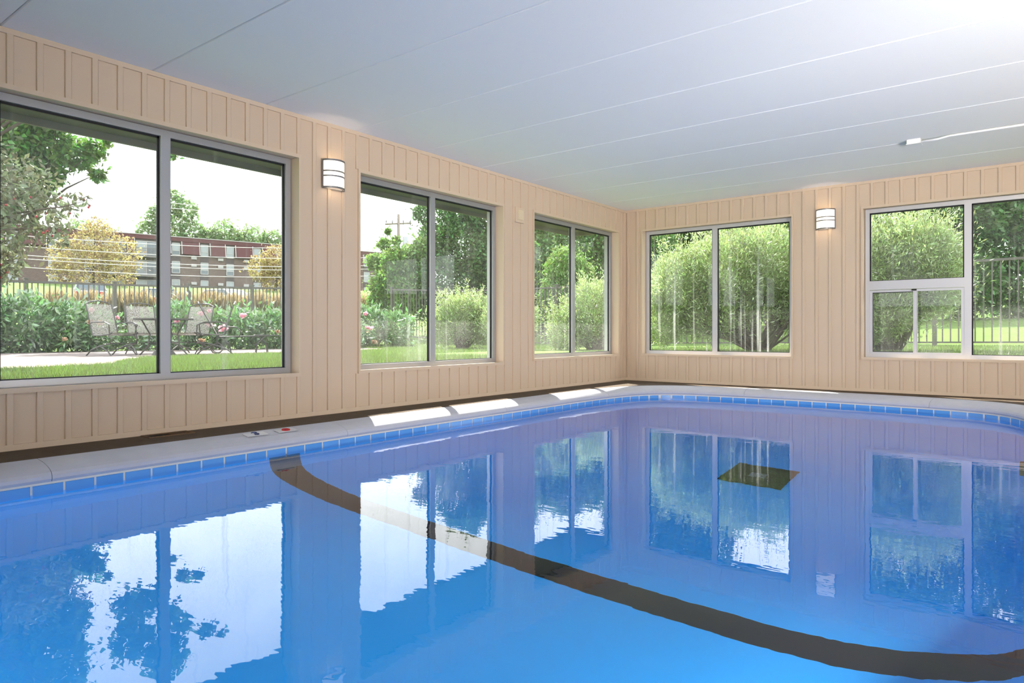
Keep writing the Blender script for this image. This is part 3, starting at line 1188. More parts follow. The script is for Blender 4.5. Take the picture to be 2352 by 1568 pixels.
# patio slab
PT = [(-8.2, -3.0), (-9.7, 2.11), (-9.48, 2.54), (-9.43, 2.78), (-9.55, 3.09), (-9.73, 3.54), (-9.95, 3.95), (-10.85, 4.35), (-11.5, 4.8), (-12.5, 5.4), (-12.94, 6.15), (-13.0, 7.27), (-13.03, 8.6), (-13.32, 10.1), (-13.3, 11.0), (-13.6, 12.2), (-15.2, 12.9), (-17.2, 11.4), (-18.2, 8.8), (-18.9, 6.5), (-19.0, -3.0)]
pb = bmesh.new()
pv = [pb.verts.new((x, y, float(ground_z(x, y)) + .025)) for x, y in PT]
fc = pb.faces.new(pv)
r_ = bmesh.ops.extrude_face_region(pb, geom=[fc])
for v in r_['geom']:
    if isinstance(v, bmesh.types.BMVert):
        v.co.z -= 0.12
bmesh.ops.triangulate(pb, faces=pb.faces[:])
bmesh.ops.recalc_face_normals(pb, faces=pb.faces)
me = bpy.data.meshes.new('patio')
pb.to_mesh(me)
pb.free()
me.materials.append(M['patio'])
link('patio', me, kind='structure')


def in_poly(x, y, P):
    c = np.zeros(x.shape, bool)
    for i in range(len(P)):
        (x0, y0), (x1, y1) = P[i], P[i - 1]
        c ^= ((y0 > y) != (y1 > y)) & (x < (x1 - x0) * (y - y0) / (y1 - y0 + 1e-12) + x0)
    return c


def blades(n, region, hgt, wid, seed, avoid=None):
    g_ = np.random.default_rng(seed)
    x = g_.uniform(region[0], region[1], n)
    y = g_.uniform(region[2], region[3], n)
    if avoid:
        k = ~in_poly(x, y, avoid)
        x, y = x[k], y[k]
    n = len(x)
    z = ground_z(x, y) - .005
    a = g_.uniform(0, 2 * PI, n)
    h = hgt * (0.5 + g_.random(n))
    lx, ly = g_.normal(0, .35, n) * h, g_.normal(0, .35, n) * h
    v = np.empty((n, 3, 3))
    v[:, 0] = np.stack([x - np.cos(a) * wid, y - np.sin(a) * wid, z], 1)
    v[:, 1] = np.stack([x + np.cos(a) * wid, y + np.sin(a) * wid, z], 1)
    v[:, 2] = np.stack([x + lx, y + ly, z + h], 1)
    return v.reshape(-1, 3), np.arange(n * 3).reshape(-1, 3)


for i, (n, reg, hh, ww, av) in enumerate(((60000, (-11.5, -6.6, 1.2, 8.5), .055, .005, PT), (60000, (-16.8, -9.5, 4.5, 17), .06, .007, PT), (45000, (-6.5, 1.8, 9.5, 17.5), .055, .006, None))):
    v, tr = blades(n, reg, hh, ww, 40 + i, av)
    o = link('grass', np_mesh('grass', v, tr, M['blade']), kind='stuff')
    tag(o, ['short mown grass between the left wall windows and the patio edge', 'mown grass in the middle of the yard towards the fence', 'mown grass just outside the far wall windows'][i], 'grass')

# ------------------------------------------------------------------ fence


def fence(label, p0, p1, pitch, npick):
    d = Vector((p1[0] - p0[0], p1[1] - p0[1]))
    L = d.length
    rz = math.atan2(d.y, d.x)
    t = thing('metal_fence', label, 'fence', (p0[0], p0[1], float(ground_z(*p0))), rz)
    z0 = float(ground_z(*p0))

    def zz(s):
        q = Vector(p0) + d * (s / L)
        return float(ground_z(q.x, q.y)) - z0
    n = round(L / pitch)
    post = MB().box(-.042, .042, -.042, .042, -.05, 1.83).box(-.055, .055, -.055, .055, 1.83, 1.86).mesh('post', M['fence'])
    pick = MB().box(-.012, .012, -.012, .012, 0.10, 1.74).mesh('picket', M['fence'])
    for k in range(n + 1):
        link('post', post, t, (k * pitch, 0, zz(k * pitch)))
    for k in range(n):
        a, b = k * pitch + .042, (k + 1) * pitch - .042
        for h0, h1, w in ((1.74, 1.79, .03), (0.09, 0.125, .02)):
            r = MB()
            za, zb = zz(a), zz(b)
            r.v = [(a, -w, za + h0), (b, -w, zb + h0), (b, w, zb + h0), (a, w, za + h0), (a, -w, za + h1), (b, -w, zb + h1), (b, w, zb + h1), (a, w, za + h1)]
            r.f = [(0, 3, 2, 1), (4, 5, 6, 7), (0, 1, 5, 4), (1, 2, 6, 5), (2, 3, 7, 6), (3, 0, 4, 7)]
            r.build('rail', M['fence'], t)
        for j in range(1, npick):
            s = k * pitch + pitch * j / npick
            link('picket', pick, t, (s, 0, zz(s)))


fence('dark metal picket fence behind the peony hedge, facing the apartment block', (-19.9, 1.76), (-19.9, 16.11), 2.05, 16)
fence('dark metal picket fence across the back lawn in front of the tall trees', (-18.5, 16.7), (3.1, 16.7), 2.4, 17)

# ------------------------------------------------------------------ patio furniture


def spring_chair(label, loc, rz, group):
    """Wrought-iron mesh chair; local +x is the way the sitter faces."""
    t = thing('patio_chair', label, 'chair', loc, rz, group)
    w = .28
    seat = MB()
    sp_ = [(.27, .46), (.20, .43), (.0, .405), (-.20, .40), (-.25, .42)]
    bp_ = [(-.25, .42), (-.30, .60), (-.37, .85), (-.43, 1.02)]
    for P, m_, nm in ((sp_, seat, 'seat'), (bp_, MB(), 'backrest')):
        for a, b in zip(P, P[1:]):
            m_.quad((a[0], -w, a[1]), (b[0], -w, b[1]), (b[0], w, b[1]), (a[0], w, a[1]))
        m_.build(nm, M['mesh'], t)
    MB().tube([(p[0], -w, p[1]) for p in sp_ + bp_[1:]] + [(-.455, -w * .6, 1.07), (-.465, 0, 1.09), (-.455, w * .6, 1.07)] + [(p[0], w, p[1]) for p in reversed(sp_ + bp_[1:])], .013, 6).build('frame', M['iron'], t)
    for s in (-1, 1):
        MB().tube([(-.31, s * w, .63), (-.2, s * (w + .04), .66), (.12, s * (w + .04), .66), (.22, s * (w + .03), .62), (.20, s * w, .44)], .012, 6).build('armrest', M['iron'], t)
        MB().tube([(.18, s * w, .42), (.26, s * w, .33), (.22, s * w, .25), (-.05, s * w, .20), (-.28, s * w, .12), (-.40, s * w, .02), (-.42, s * w, .0)], .013, 6).build('leg', M['iron'], t)
        MB().tube([(-.05, s * w, .20), (.16, s * w, .10), (.26, s * w, .0)], .013, 6).build('leg', M['iron'], t)
    MB().tube([(-.28, -w, .12), (-.28, w, .12)], .010, 6).build('stretcher', M['iron'], t)
    MB().tube([(.22, -w, .25), (.22, w, .25)], .010, 6).build('stretcher', M['iron'], t)
    return t


def gz(x, y):
    return float(ground_z(x, y)) + .025


TX, TY = -13.8, 6.4
GC = 'iron mesh chairs around the patio table'
for lab, a in (('iron mesh patio chair left of the round table, back to the hedge', 238), ('iron mesh patio chair behind the round table, left of its pole', 176), ('iron mesh patio chair behind the round table, right of its pole', 120), ('iron mesh patio chair at the right side of the round table', 62)):
    r = math.radians(a)
    d = 0.86
    x, y = TX + d * math.cos(r), TY + d * math.sin(r)
    spring_chair(lab, (x, y, gz(x, y)), math.radians(18) if a == 238 else r + PI, GC)
tb = thing('patio_table', 'round dark metal patio table with a central pole', 'table', (TX, TY, gz(TX, TY)))
top = MB()
nn = 28
for k in range(nn):
    a, b = 2 * PI * k / nn, 2 * PI * (k + 1) / nn
    top.quad((0, 0, .735), (.54 * math.cos(a), .54 * math.sin(a), .735), (.54 * math.cos(b), .54 * math.sin(b), .735))
    top.quad((.54 * math.cos(a), .54 * math.sin(a), .735), (.54 * math.cos(a), .54 * math.sin(a), .705), (.54 * math.cos(b), .54 * math.sin(b), .705), (.54 * math.cos(b), .54 * math.sin(b), .735))
top.build('table_top', M['iron'], tb)
for k in range(4):
    a = PI / 4 + k * PI / 2
    MB().tube([(.42 * math.cos(a), .42 * math.sin(a), .71), (.26 * math.cos(a), .26 * math.sin(a), .42), (.30 * math.cos(a), .30 * math.sin(a), .18), (.46 * math.cos(a), .46 * math.sin(a), .0)], .015, 6).build('leg', M['iron'], tb)
MB().tube([(0, 0, .0), (0, 0, .02), (0, 0, .10), (0, 0, .12)], [.22, .22, .16, .05], 16).build('umbrella_base', M['iron'], tb)
MB().tube([(0, 0, .10), (0, 0, .74)], .024, 8).build('pole', M['iron'], tb)


def lounger(label, loc, rz, ang=62):
    """Chaise; local +x from the head to the foot."""
    t = thing('chaise_lounge', label, 'chaise lounge', loc, rz, None)
    w = .31
    ca, sa = math.cos(math.radians(ang)), math.sin(math.radians(ang))
    bx_, bz = -.78 * ca, .36 + .78 * sa
    for P, nm in (([(1.02, .38), (.5, .365), (0, .38)], 'seat'), ([(0, .36), (bx_ * .5, .36 + (bz - .36) * .5 + .01), (bx_, bz)], 'backrest')):
        m_ = MB()
        for a, b in zip(P, P[1:]):
            m_.quad((a[0], -w, a[1]), (b[0], -w, b[1]), (b[0], w, b[1]), (a[0], w, a[1]))
        m_.build(nm, M['mesh'], t)
    MB().tube([(bx_, -w, bz), (0, -w, .36), (1.02, -w, .38), (1.04, 0, .385), (1.02, w, .38), (0, w, .36), (bx_, w, bz), (bx_ * 1.06, w * .5, bz + .05), (bx_ * 1.08, 0, bz + .06), (bx_ * 1.06, -w * .5, bz + .05), (bx_, -w, bz)], .013, 6).build('frame', M['iron'], t)
    for s in (-1, 1):
        MB().tube([(.02, s * w, .36), (-.02, s * (w + .03), .50), (.10, s * (w + .03), .58), (.36, s * (w + .03), .57), (.45, s * (w + .02), .47), (.42, s * w, .36)], .012, 6).build('armrest', M['iron'], t)
        MB().tube([(.80, s * w, .37), (.98, s * w, .20), (1.0, s * w, .0)], .012, 6).build('leg', M['iron'], t)
        MB().tube([(.02, s * w, .36), (.22, s * w, .22), (.26, s * w, .0)], .012, 6).build('leg', M['iron'], t)
    for s in (-1, 1):
        m_ = MB().tube([(-.02 + .11 * math.cos(a), s * (w + .02), .115 + .105 * math.sin(a)) for a in np.linspace(0, 2 * PI, 15)], .012, 6)
        m_.tube([(-.02, s * (w + .02), .115), (-.02, s * w, .36)], .011, 6)
        m_.build('wheel', M['iron'], t)
    MB().tube([(.26, -w, .10), (.26, w, .10)], .010, 6).build('stretcher', M['iron'], t)
    return t


lounger('mesh chaise lounge in the open patio, its back raised against the peonies', (-13.95, 7.62, gz(-13.95, 7.62)), math.radians(60))
lounger('mesh chaise lounge at the far right of the patio, turned the other way', (-12.75, 8.95, gz(-12.75, 8.95)), math.radians(240))

# ------------------------------------------------------------------ plants close to the house


def flower(parent, p, r, faded=False, seed=0):
    v, tr = leaves([(p[0], p[1], p[2], r * .72, r * .72, r * .55)], 60, r * .85, 0.95, seed, shell=.6, out=1.2)
    link('flower', np_mesh('flower', v, tr, M['petal_faded' if faded else 'petal']), parent)


def peony(label, blobs, n, flowers, seed):
    b0 = blobs[0]
    base = (b0[0], b0[1], float(ground_z(b0[0], b0[1])))
    t = thing('peony_hedge' if len(blobs) > 4 else 'peony_bush', label, 'bush', base)
    loc = [(b[0] - base[0], b[1] - base[1], b[2] - base[2], *b[3:]) for b in blobs]
    st = MB()
    g_ = random.Random(seed)
    for b in loc:
        for k in range(7):
            st.tube([(b[0] + g_.uniform(-.2, .2), b[1] + g_.uniform(-.2, .2), 0), (b[0] + g_.uniform(-.4, .4), b[1] + g_.uniform(-.4, .4), b[2] + .3)], .009, 4)
    st.build('stem', M['bark'], t)
    v, tr = leaves(loc, n, .17, .34, seed, shell=.45, up=.25, out=.8)
    link('foliage', np_mesh('foliage', v, tr, M['lf_peony']), t, kind='stuff')
    for i, (x, y, z, r, fd) in enumerate(flowers):
        flower(t, (x - base[0], y - base[1], z - base[2]), r * .62, fd, seed * 50 + i)


hb = lambda x, y, h, r=.75: (x, y, float(ground_z(x, y)) + h * .52, r, r, h * .54)
peony('dense dark green peony hedge with few flowers left of the patio table', [hb(-18.9, 3.6, 1.25), hb(-18.8, 4.6, 1.3), hb(-18.7, 5.5, 1.35), hb(-18.6, 6.3, 1.22), hb(-18.5, 6.9, 1.02, .6)], 9000,
      [(-17.75, 6.55, 1.24, .10, False), (-17.3, 6.35, .95, .11, True), (-17.3, 6.55, .93, .13, True), (-18.2, 7.3, 1.08, .09, False), (-17.5, 5.9, .55, .09, True)], 11)
peony('bright green peony hedge with pink flowers behind the chaise lounges', [hb(-17.9, 8.6, 1.25), hb(-17.6, 9.4, 1.0, .65), hb(-17.3, 10.1, 1.12), hb(-16.9, 10.9, 1.12), hb(-16.5, 11.7, 1.1), hb(-16.0, 12.4, 1.05), hb(-18.6, 7.9, .55, .5)], 10500,
      [(-16.9, 8.15, 1.0, .12, False), (-16.75, 8.7, 1.18, .11, False), (-16.55, 8.8, 1.25, .09, False), (-16.0, 9.4, 1.14, .14, False), (-16.45, 8.75, .92, .12, False), (-16.2, 8.95, .80, .17, False), (-17.1, 8.0, .48, .13, False), (-16.4, 8.5, .50, .13, True), (-17.3, 8.1, 1.15, .08, False), (-15.7, 10.2, .72, .1, True)], 12)
peony('peony bush with two pink flowers beside the lawn, seen in the second window', [hb(-16.7, 14.1, 1.22, .62), hb(-16.1, 14.7, 1.05, .6), hb(-16.9, 13.3, 1.1, .6)], 4200,
      [(-15.95, 13.35, 1.27, .12, False), (-15.55, 13.1, .82, .17, False), (-15.5, 13.3, .42, .14, True)], 13)


def feather_bush(label, base, blobs, n, size, seed, spikes=0):
    z0 = float(ground_z(base[0], base[1]))
    t = thing('willow_bush', label, 'bush', (base[0], base[1], z0))
    loc = [(b[0] - base[0], b[1] - base[1], b[2] - z0, *b[3:]) for b in blobs]
    st = MB()
    g_ = random.Random(seed)
    for b in loc:
        for k in range(8):
            e = (b[0] + g_.uniform(-.6, .6) * b[3], b[1] + g_.uniform(-.6, .6) * b[3], b[2] + g_.uniform(-.3, .7) * b[-1])
            st.tube(branch_pts((g_.uniform(-.14, .14), g_.uniform(-.14, .14), -.05), e, .12, seed + k), [.030, .025, .02, .015, .010, .006, .003], 5)
    st.build('stem', M['bark'], t, smooth=True)
    v, tr = leaves(loc, n, size, .22, seed, shell=.45, up=.55, out=.8)
    if spikes:
        vs, ts = [v], [tr]
        off_ = len(v)
        for k in range(spikes):
            b = g_.choice(loc)
            a = g_.uniform(0, 2 * PI)
            rr = g_.random() ** .5
            p = Vector((b[0] + math.cos(a) * rr * b[3] * .8, b[1] + math.sin(a) * rr * b[3] * .8, b[2] + b[-1] * math.sqrt(max(.05, 1 - rr * rr * .7)) * .9))
            d = Vector((math.cos(a) * rr * .5, math.sin(a) * rr * .5, 1)).normalized() * g_.uniform(.2, .5)
            bl = [(*(p + d * f_), .045, .045, .05) for f_ in (0, .2, .4, .6, .8, 1)]
            v2, t2 = leaves(bl, 46, size * .95, .24, seed * 100 + k, up=.7, out=.9)
            vs.append(v2)
            ts.append(t2 + off_)
            off_ += len(v2)
        v, tr = np.concatenate(vs), np.concatenate(ts)
    link('foliage', np_mesh('foliage', v, tr, M['lf_feather']), t, kind='stuff')
    return t


feather_bush('large feathery willow bush outside the left far-wall window', (-3.9, 12.3),
             [(-4.5, 12.1, 1.75, .85, .8, .75), (-5.2, 11.7, 1.45, .6, .6, .75), (-3.9, 12.5, 1.9, .8, .8, .72), (-3.2, 12.9, 1.6, .7, .7, .8), (-4.7, 12.0, 1.1, .8, .7, .5), (-5.4, 11.5, .95, .4, .4, .45), (-3.3, 12.7, 1.15, .6, .6, .5)], 90000, .075, 21, 90)
feather_bush('tall feathery willow bush with upright shoots outside the right far-wall window', (-1.95, 12.6),
             [(-1.65, 12.6, 1.95, .75, .7, .62), (-1.45, 12.75, 1.7, .55, .55, .6), (-2.2, 12.3, 1.8, .6, .6, .65), (-2.0, 12.4, 1.15, .6, .55, .55), (-1.5, 12.7, 1.4, .6, .6, .5), (-2.35, 12.2, .8, .4, .4, .4)], 80000, .07, 22, 110)
feather_bush('rounded feathery bush on the lawn seen through the second left-wall window', (-11.5, 12.7),
             [(-11.5, 12.7, 1.1, .62, .62, .55), (-11.2, 13.0, .9, .5, .5, .5), (-11.8, 12.4, .85, .45, .45, .45)], 26000, .08, 23, 60)
feather_bush('feathery bush close to the house seen through the third left-wall window', (-8.0, 13.4),
             [(-8.0, 13.4, 1.2, .75, .7, .7), (-7.6, 13.8, 1.0, .6, .6, .6), (-8.5, 13.0, .75, .5, .5, .5)], 28000, .08, 24, 50)
feather_bush('small feathery bush left of the fence post in the third left-wall window', (-9.9, 13.0),
             [(-9.9, 13.0, 1.0, .5, .5, .55), (-10.3, 12.7, .9, .45, .45, .5)], 10000, .085, 25, 16)
feather_bush('low round shrub on the lawn beyond the back fence', (1.2, 24.5), [(1.2, 24.5, 1.6, .8, .7, .5)], 5000, .1, 26)

# ------------------------------------------------------------------ trees
SHADE = [(-25.9, 6.9, 9.2, 1.24), (-24.4, 7.7, 9.3, 1.22), (-25.7, 7.6, 8.0, 1.12), (-24.0, 8.1, 8.0, 0.75), (-25.2, 7.0, 6.6, 0.88), (-25.2, 8.0, 6.8, 0.77), (-25.8, 9.1, 6.7, 0.53), (-24.9, 9.4, 6.0, 0.25), (-25.0, 9.3, 6.8, 0.38), (-25.4, 7.3, 5.4, 0.76), (-25.5, 8.1, 5.9, 0.54), (-22.7, 9.5, 7.7, 0.53), (-22.0, 9.7, 7.4, 0.45), (-21.3, 10.1, 7.7, 0.3), (-23.2, 9.0, 6.7, 0.12), (-23.2, 11.1, 6.7, 0.13), (-22.7, 11.2, 7.2, 0.22), (-22.3, 11.5, 7.2, 0.19), (-22.7, 11.1, 8.8, 0.35), (-20.7, 10.9, 8.4, 0.25), (-20.5, 11.3, 8.6, 0.18), (-23.6, 9.9, 9.2, 0.65), (-23.0, 10.7, 9.8, 0.65), (-28.6, 6.7, 7.5, 1.33), (-28.7, 6.7, 9.8, 1.48), (-25.5, 6.8, 4.5, 0.61)]
CRAB = [(-10.8, 3.1, 2.5, 0.32), (-10.6, 3.4, 2.4, 0.24), (-10.2, 3.5, 2.4, 0.15), (-9.7, 3.5, 2.4, 0.08), (-10.6, 3.1, 2.0, 0.26), (-9.9, 3.2, 2.0, 0.19), (-10.7, 3.6, 2.0, 0.11), (-11.2, 3.1, 1.7, 0.21), (-10.9, 3.0, 1.5, 0.15), (-10.8, 2.7, 2.3, 0.45), (-11.7, 2.8, 3.0, 0.55), (-11.3, 2.7, 1.8, 0.35), (-11.3, 3.1, 2.9, 0.36), (-10.9, 3.4, 2.8, 0.21), (-11.2, 2.0, 3.2, .7), (-12.0, 2.2, 3.6, .8), (-11.5, 1.3, 3.0, .8)]
CRAB_SUNBLOCK = [(-10.9, 5.4, 7.2, 1.0), (-10.9, 6.4, 7.6, .9), (-11.2, 5.9, 8.4, .9), (-11.2, 4.9, 6.6, .8), (-10.7, 6.7, 6.9, .65), (-11.5, 3.8, 5.4, .7), (-11.0, 4.6, 7.9, .8)]  # unseen upper crown, added to keep the sun off the first window
TALL = [(-18.2, 20.1, 5.8, 1.04), (-17.2, 20.6, 5.3, 1.04), (-19.1, 19.6, 4.4, 0.79), (-18.1, 20.0, 4.1, 1.21), (-16.6, 20.4, 3.5, 1.19), (-19.1, 18.9, 5.4, 0.41), (-18.3, 20.8, 6.6, 0.62), (-18.2, 18.9, 2.8, 0.92), (-15.8, 20.7, 4.1, 1.35), (-16.7, 21.6, 5.9, 1.05), (-15.6, 21.5, 4.2, 1.03), (-17, 21, 2.2, 1.0), (-15.5, 21.2, 2.2, 1.1), (-16.2, 21.4, 1.2, 1.0), (-16.8, 21.2, 3.0, 1.0), (-17.6, 20.9, 2.9, 1.0), (-15.9, 21.6, 2.6, 1.1), (-17.6, 20.6, 1.2, .9), (-18.6, 19.8, 1.4, .9), (-14.6, 21.8, 1.4, 1.0)]
SCRUB = [(-19.3, 16.8, 4.2, 0.26), (-19.1, 16.8, 4.7, 0.13), (-18.6, 16.8, 4.3, 0.19), (-20.3, 17.2, 3.6, 0.37), (-18.3, 16.6, 3.4, 0.63), (-18.2, 17.3, 3.3, 0.72), (-17.6, 17.2, 3.9, 0.47), (-19.3, 17.0, 2.5, 0.73), (-18.0, 17.1, 2.3, 0.87), (-17.5, 17.7, 1.9, 0.8), (-19.7, 16.9, 1.9, 0.49)]
SCRUB = [(x - 1.2, y + 1.3, z, r) for x, y, z, r in SCRUB]
W3T = [(-14.2, 20.2, 4.6, 0.79), (-13.8, 21.1, 5.1, 0.73), (-13.5, 22.2, 4.9, 0.83), (-12.2, 21.2, 4.2, 0.78), (-13.6, 19.9, 3.4, 0.93), (-12.8, 21.0, 3.1, 1.1), (-12.5, 22.6, 3.4, 0.99), (-13.9, 21.2, 2.2, 0.98), (-12.2, 21.5, 2.0, 0.79), (-11.0, 22.3, 3.6, 1.0), (-11.2, 22.0, 2.0, 1.0)]
W4T = [(-12.4, 25.3, 5.7, 1.25), (-11.4, 25.6, 6.4, 1.05), (-10.8, 26.9, 6.7, 1.08), (-9.6, 26.6, 6.1, 0.78), (-12.5, 26.4, 4.4, 1.47), (-11.5, 27.7, 4.5, 1.49), (-10.1, 29.0, 4.5, 1.5), (-8.7, 29.4, 4.4, 1.29), (-8.5, 30.3, 5.6, 0.75), (-12.3, 24.4, 2.7, 1.21), (-10.9, 26.3, 2.5, 1.42), (-9.5, 29.5, 2.6, 1.5), (-12.6, 25.8, 7.3, 1.2), (-11.5, 26.0, 8.0, 1.1), (-13.4, 25.2, 6.6, 1.2), (-10.6, 27.0, 7.6, .9)]
W5T = [(-6.6, 33.9, 7.5, 1.79), (-4.6, 34.1, 9.0, 2.11), (-6.1, 35.0, 10.9, 1.41), (-2.8, 36.3, 9.8, 2.15), (-1.0, 38.4, 8.4, 2.39), (0.3, 37.4, 10.2, 1.89), (-6.5, 31.7, 4.5, 1.69), (-4.9, 34.0, 5.4, 1.92), (-2.7, 34.5, 6.0, 2.05), (-0.9, 36.8, 5.0, 2.1), (-6.7, 34.5, 2.8, 1.42), (-4.4, 34.0, 2.7, 1.52), (-2.3, 34.3, 2.8, 1.47), (-0.6, 35.8, 2.6, 1.48), (0.9, 37.4, 5.6, 2.24), (-1.5, 37.5, 7.0, 2.2), (0.6, 38.5, 6.4, 2.2), (-3.6, 36.5, 7.4, 2.0), (2.6, 36, 3.4, 2.0), (3.4, 38, 7.5, 2.4)]
gb_ = lambda x, y: (x, y, float(ground_z(x, y)))
tree('shade_tree', 'large leafy shade tree with light gaps at the upper left of the first window', gb_(-27.3, 6.6), SHADE, 24000, .22, M['lf_shade'], .22, .5, 31, .5, maxbr=9, droop=.3, shell=.1)
cr = tree('crabapple_tree', 'dark drooping crabapple branches close outside the left edge of the first window', gb_(-12.6, 1.4), CRAB, 6500, .105, M['lf_crab'], .11, .5, 32, .42, maxbr=17, droop=.3, shell=.2)
v, tr = leaves([(b[0] + 12.6, b[1] - 1.4, b[2] - float(ground_z(-12.6, 1.4)), b[3]) for b in CRAB_SUNBLOCK], 16000, .13, .45, 132, droop=.2)
link('foliage', np_mesh('foliage', v, tr, M['lf_crab']), cr, kind='stuff')
hb_ = MB()
for i_, b in enumerate(CRAB_SUNBLOCK):
    hb_.tube(branch_pts((.1, .2, 1.6), (b[0] + 12.6, b[1] - 1.4, b[2] - .4), .1, 300 + i_), [.032, .028, .024, .02, .016, .012, .006], 5)
hb_.build('branch', M['bark'], cr, smooth=True)
fr_ = np.random.default_rng(3)
fm_ = MB()
for k in range(26):
    b = CRAB[fr_.integers(0, 11)]
    q = np.array(b[:3]) + fr_.normal(size=3) * b[3] * .5 - np.array((-12.6, 1.4, float(ground_z(-12.6, 1.4))))
    fm_.sphere(q, .016, .016, .018, 6, 4)
fm_.build('fruit', M['fruit'], cr, smooth=True)['kind'] = 'stuff'
tree('tall_tree', 'tall dark leafy tree behind the fence, right half of the second left-wall window', gb_(-17.6, 20.6), TALL, 80000, .14, M['lf_dark'], .2, .3, 33)
tree('scrub_tree', 'loose light green scrub tree below the utility pole in the second window', gb_(-19.6, 18.4), SCRUB, 30000, .13, M['lf_light'], .09, .6, 34, up=.3)
tree('leafy_tree', 'mid green leafy tree filling the third left-wall window behind the fence', gb_(-12.9, 21.3), W3T, 52000, .13, M['lf_mid'], .16, .3, 35)
tree('dense_tree', 'dense dark tree behind the willow bush in the left far-wall window', gb_(-10.8, 27.5), W4T, 64000, .17, M['lf_dark'], .25, .3, 36)
tree('woodland_tree', 'broad dark woodland tree mass behind the back lawn in the right far-wall window', gb_(-2.6, 35.5), W5T, 100000, .22, M['lf_dark'], .35, .3, 37)
tree('sapling_tree', 'bright yellow-green young tree above the willow bush, beyond the back fence', gb_(-6.4, 20.5), [(-6.6, 20.3, 3.7, 1.0), (-5.6, 21.0, 3.6, 1.0), (-6.2, 20.6, 2.6, 1.1), (-5.0, 21.4, 2.6, 1.0), (-7.2, 20.0, 3.2, .6)], 26000, .12, M['lf_light'], .08, .3, 38)
tree('weeping_tree', 'small pale weeping tree behind the fence in the third left-wall window', gb_(-11.6, 17.9), [(-11.8, 17.8, 2.7, .55, .5, .7), (-11.4, 18.1, 2.3, .5, .5, .8), (-12.0, 17.6, 1.8, .5, .5, .7)], 14000, .11, M['lf_light'], .06, .3, 39, .3, droop=.8)

# beyond the road
tree('ochre_tree', 'ochre-leaved round tree in front of the apartment block, left pane', gb_(-82.7, 30.7), [(-82.5, 31, 10.5, 2.6), (-84, 28.6, 9.3, 2.0), (-81.2, 33.0, 9.4, 2.2), (-83, 30, 8.2, 2.6), (-81, 32.6, 7.6, 2.0), (-84.6, 28.3, 7.5, 1.5), (-82.5, 31, 12.3, 1.3)], 6500, .30, M['lf_yellow'], .2, .2, 51)
tree('ochre_tree', 'ochre-leaved tree partly behind the frame at the right of the first window', gb_(-71.5, 46.2), [(-71.5, 46.4, 9.2, 2.0), (-72.4, 44.9, 8.3, 1.7), (-70.6, 47.8, 8.8, 2.0), (-71.5, 46.2, 7.2, 1.8), (-70, 48.5, 7.4, 1.6)], 5500, .30, M['lf_yellow'], .2, .2, 52)
tree('poplar_tree', 'tall airy light green tree rising behind the flat roof of the apartment block', (-119.9, 56.3, 6.0), [(-119.5, 56.6, 23.5, 2.2), (-120.5, 55, 21, 2.0), (-118, 58.6, 22.2, 2.0), (-119.5, 56.3, 18.5, 3.0), (-121.5, 53.8, 18.0, 2.2), (-117.3, 59.6, 18.3, 2.2), (-119, 57, 15, 3.5)], 5000, .7, M['lf_far'], .3, .2, 53)
GT = 'rounded trees standing in a row behind the apartment block'
for i, (x, y, h, r) in enumerate(((-117, 62, 19.5, 2.6), (-115.6, 64.4, 21.0, 2.8), (-113.2, 68.6, 20.4, 2.8), (-112, 71.8, 19.8, 2.7), (-110.4, 75, 19.4, 2.8), (-125, 44.6, 19.6, 2.8), (-124, 48.4, 18.4, 2.6), (-107, 82, 17.8, 2.7), (-101, 88, 16.4, 3.2))):
    tree('row_tree', '%s rounded green tree, counted from the left, in the row behind the flat roof' % ('third', 'fourth', 'fifth', 'sixth', 'seventh', 'first', 'second', 'eighth', 'ninth')[i], (x, y, 6.0), [(x, y, h - r, r), (x + .9, y + 1.6, h - r * 1.5, r * .9), (x - .8, y - 1.5, h - r * 1.6, r * .9), (x, y, h - r * 2.4, r * 1.1), (x, y, h - r * 3.4, r * 1.1)], 3000, .7, M['lf_far'], .25, .2, 60 + i, group=GT)

# feather reed grass row along the road
v1, t1 = leaves([(0, 0, .45, .40, .40, .45)], 420, .75, .035, 71, up=1.4, out=.5)
mg = np_mesh('blades', v1, t1, M['reedg'])
v2, t2 = leaves([(0, 0, 1.05, .42, .42, .28)], 420, .42, .07, 72, up=1.6, out=.35)
mp_ = np_mesh('plumes', v2, t2, M['reed'])
for k in range(34):
    f = k / 33
    x, y = -29.2 + 3.2 * f + rnd.uniform(-.4, .4), 9.6 + 12.0 * f + rnd.uniform(-.2, .2)
    t = thing('reed_grass_clump', 'tan plumed reed grass clump in the row beyond the metal fence', 'grass', gb_(x, y), rnd.uniform(0, 6), 'reed grass clumps in the row beyond the fence')
    s = rnd.uniform(.85, 1.1)
    t.scale = (s, s, s)
    link('blades', mg, t, kind='stuff')
    link('plumes', mp_, t, kind='stuff')


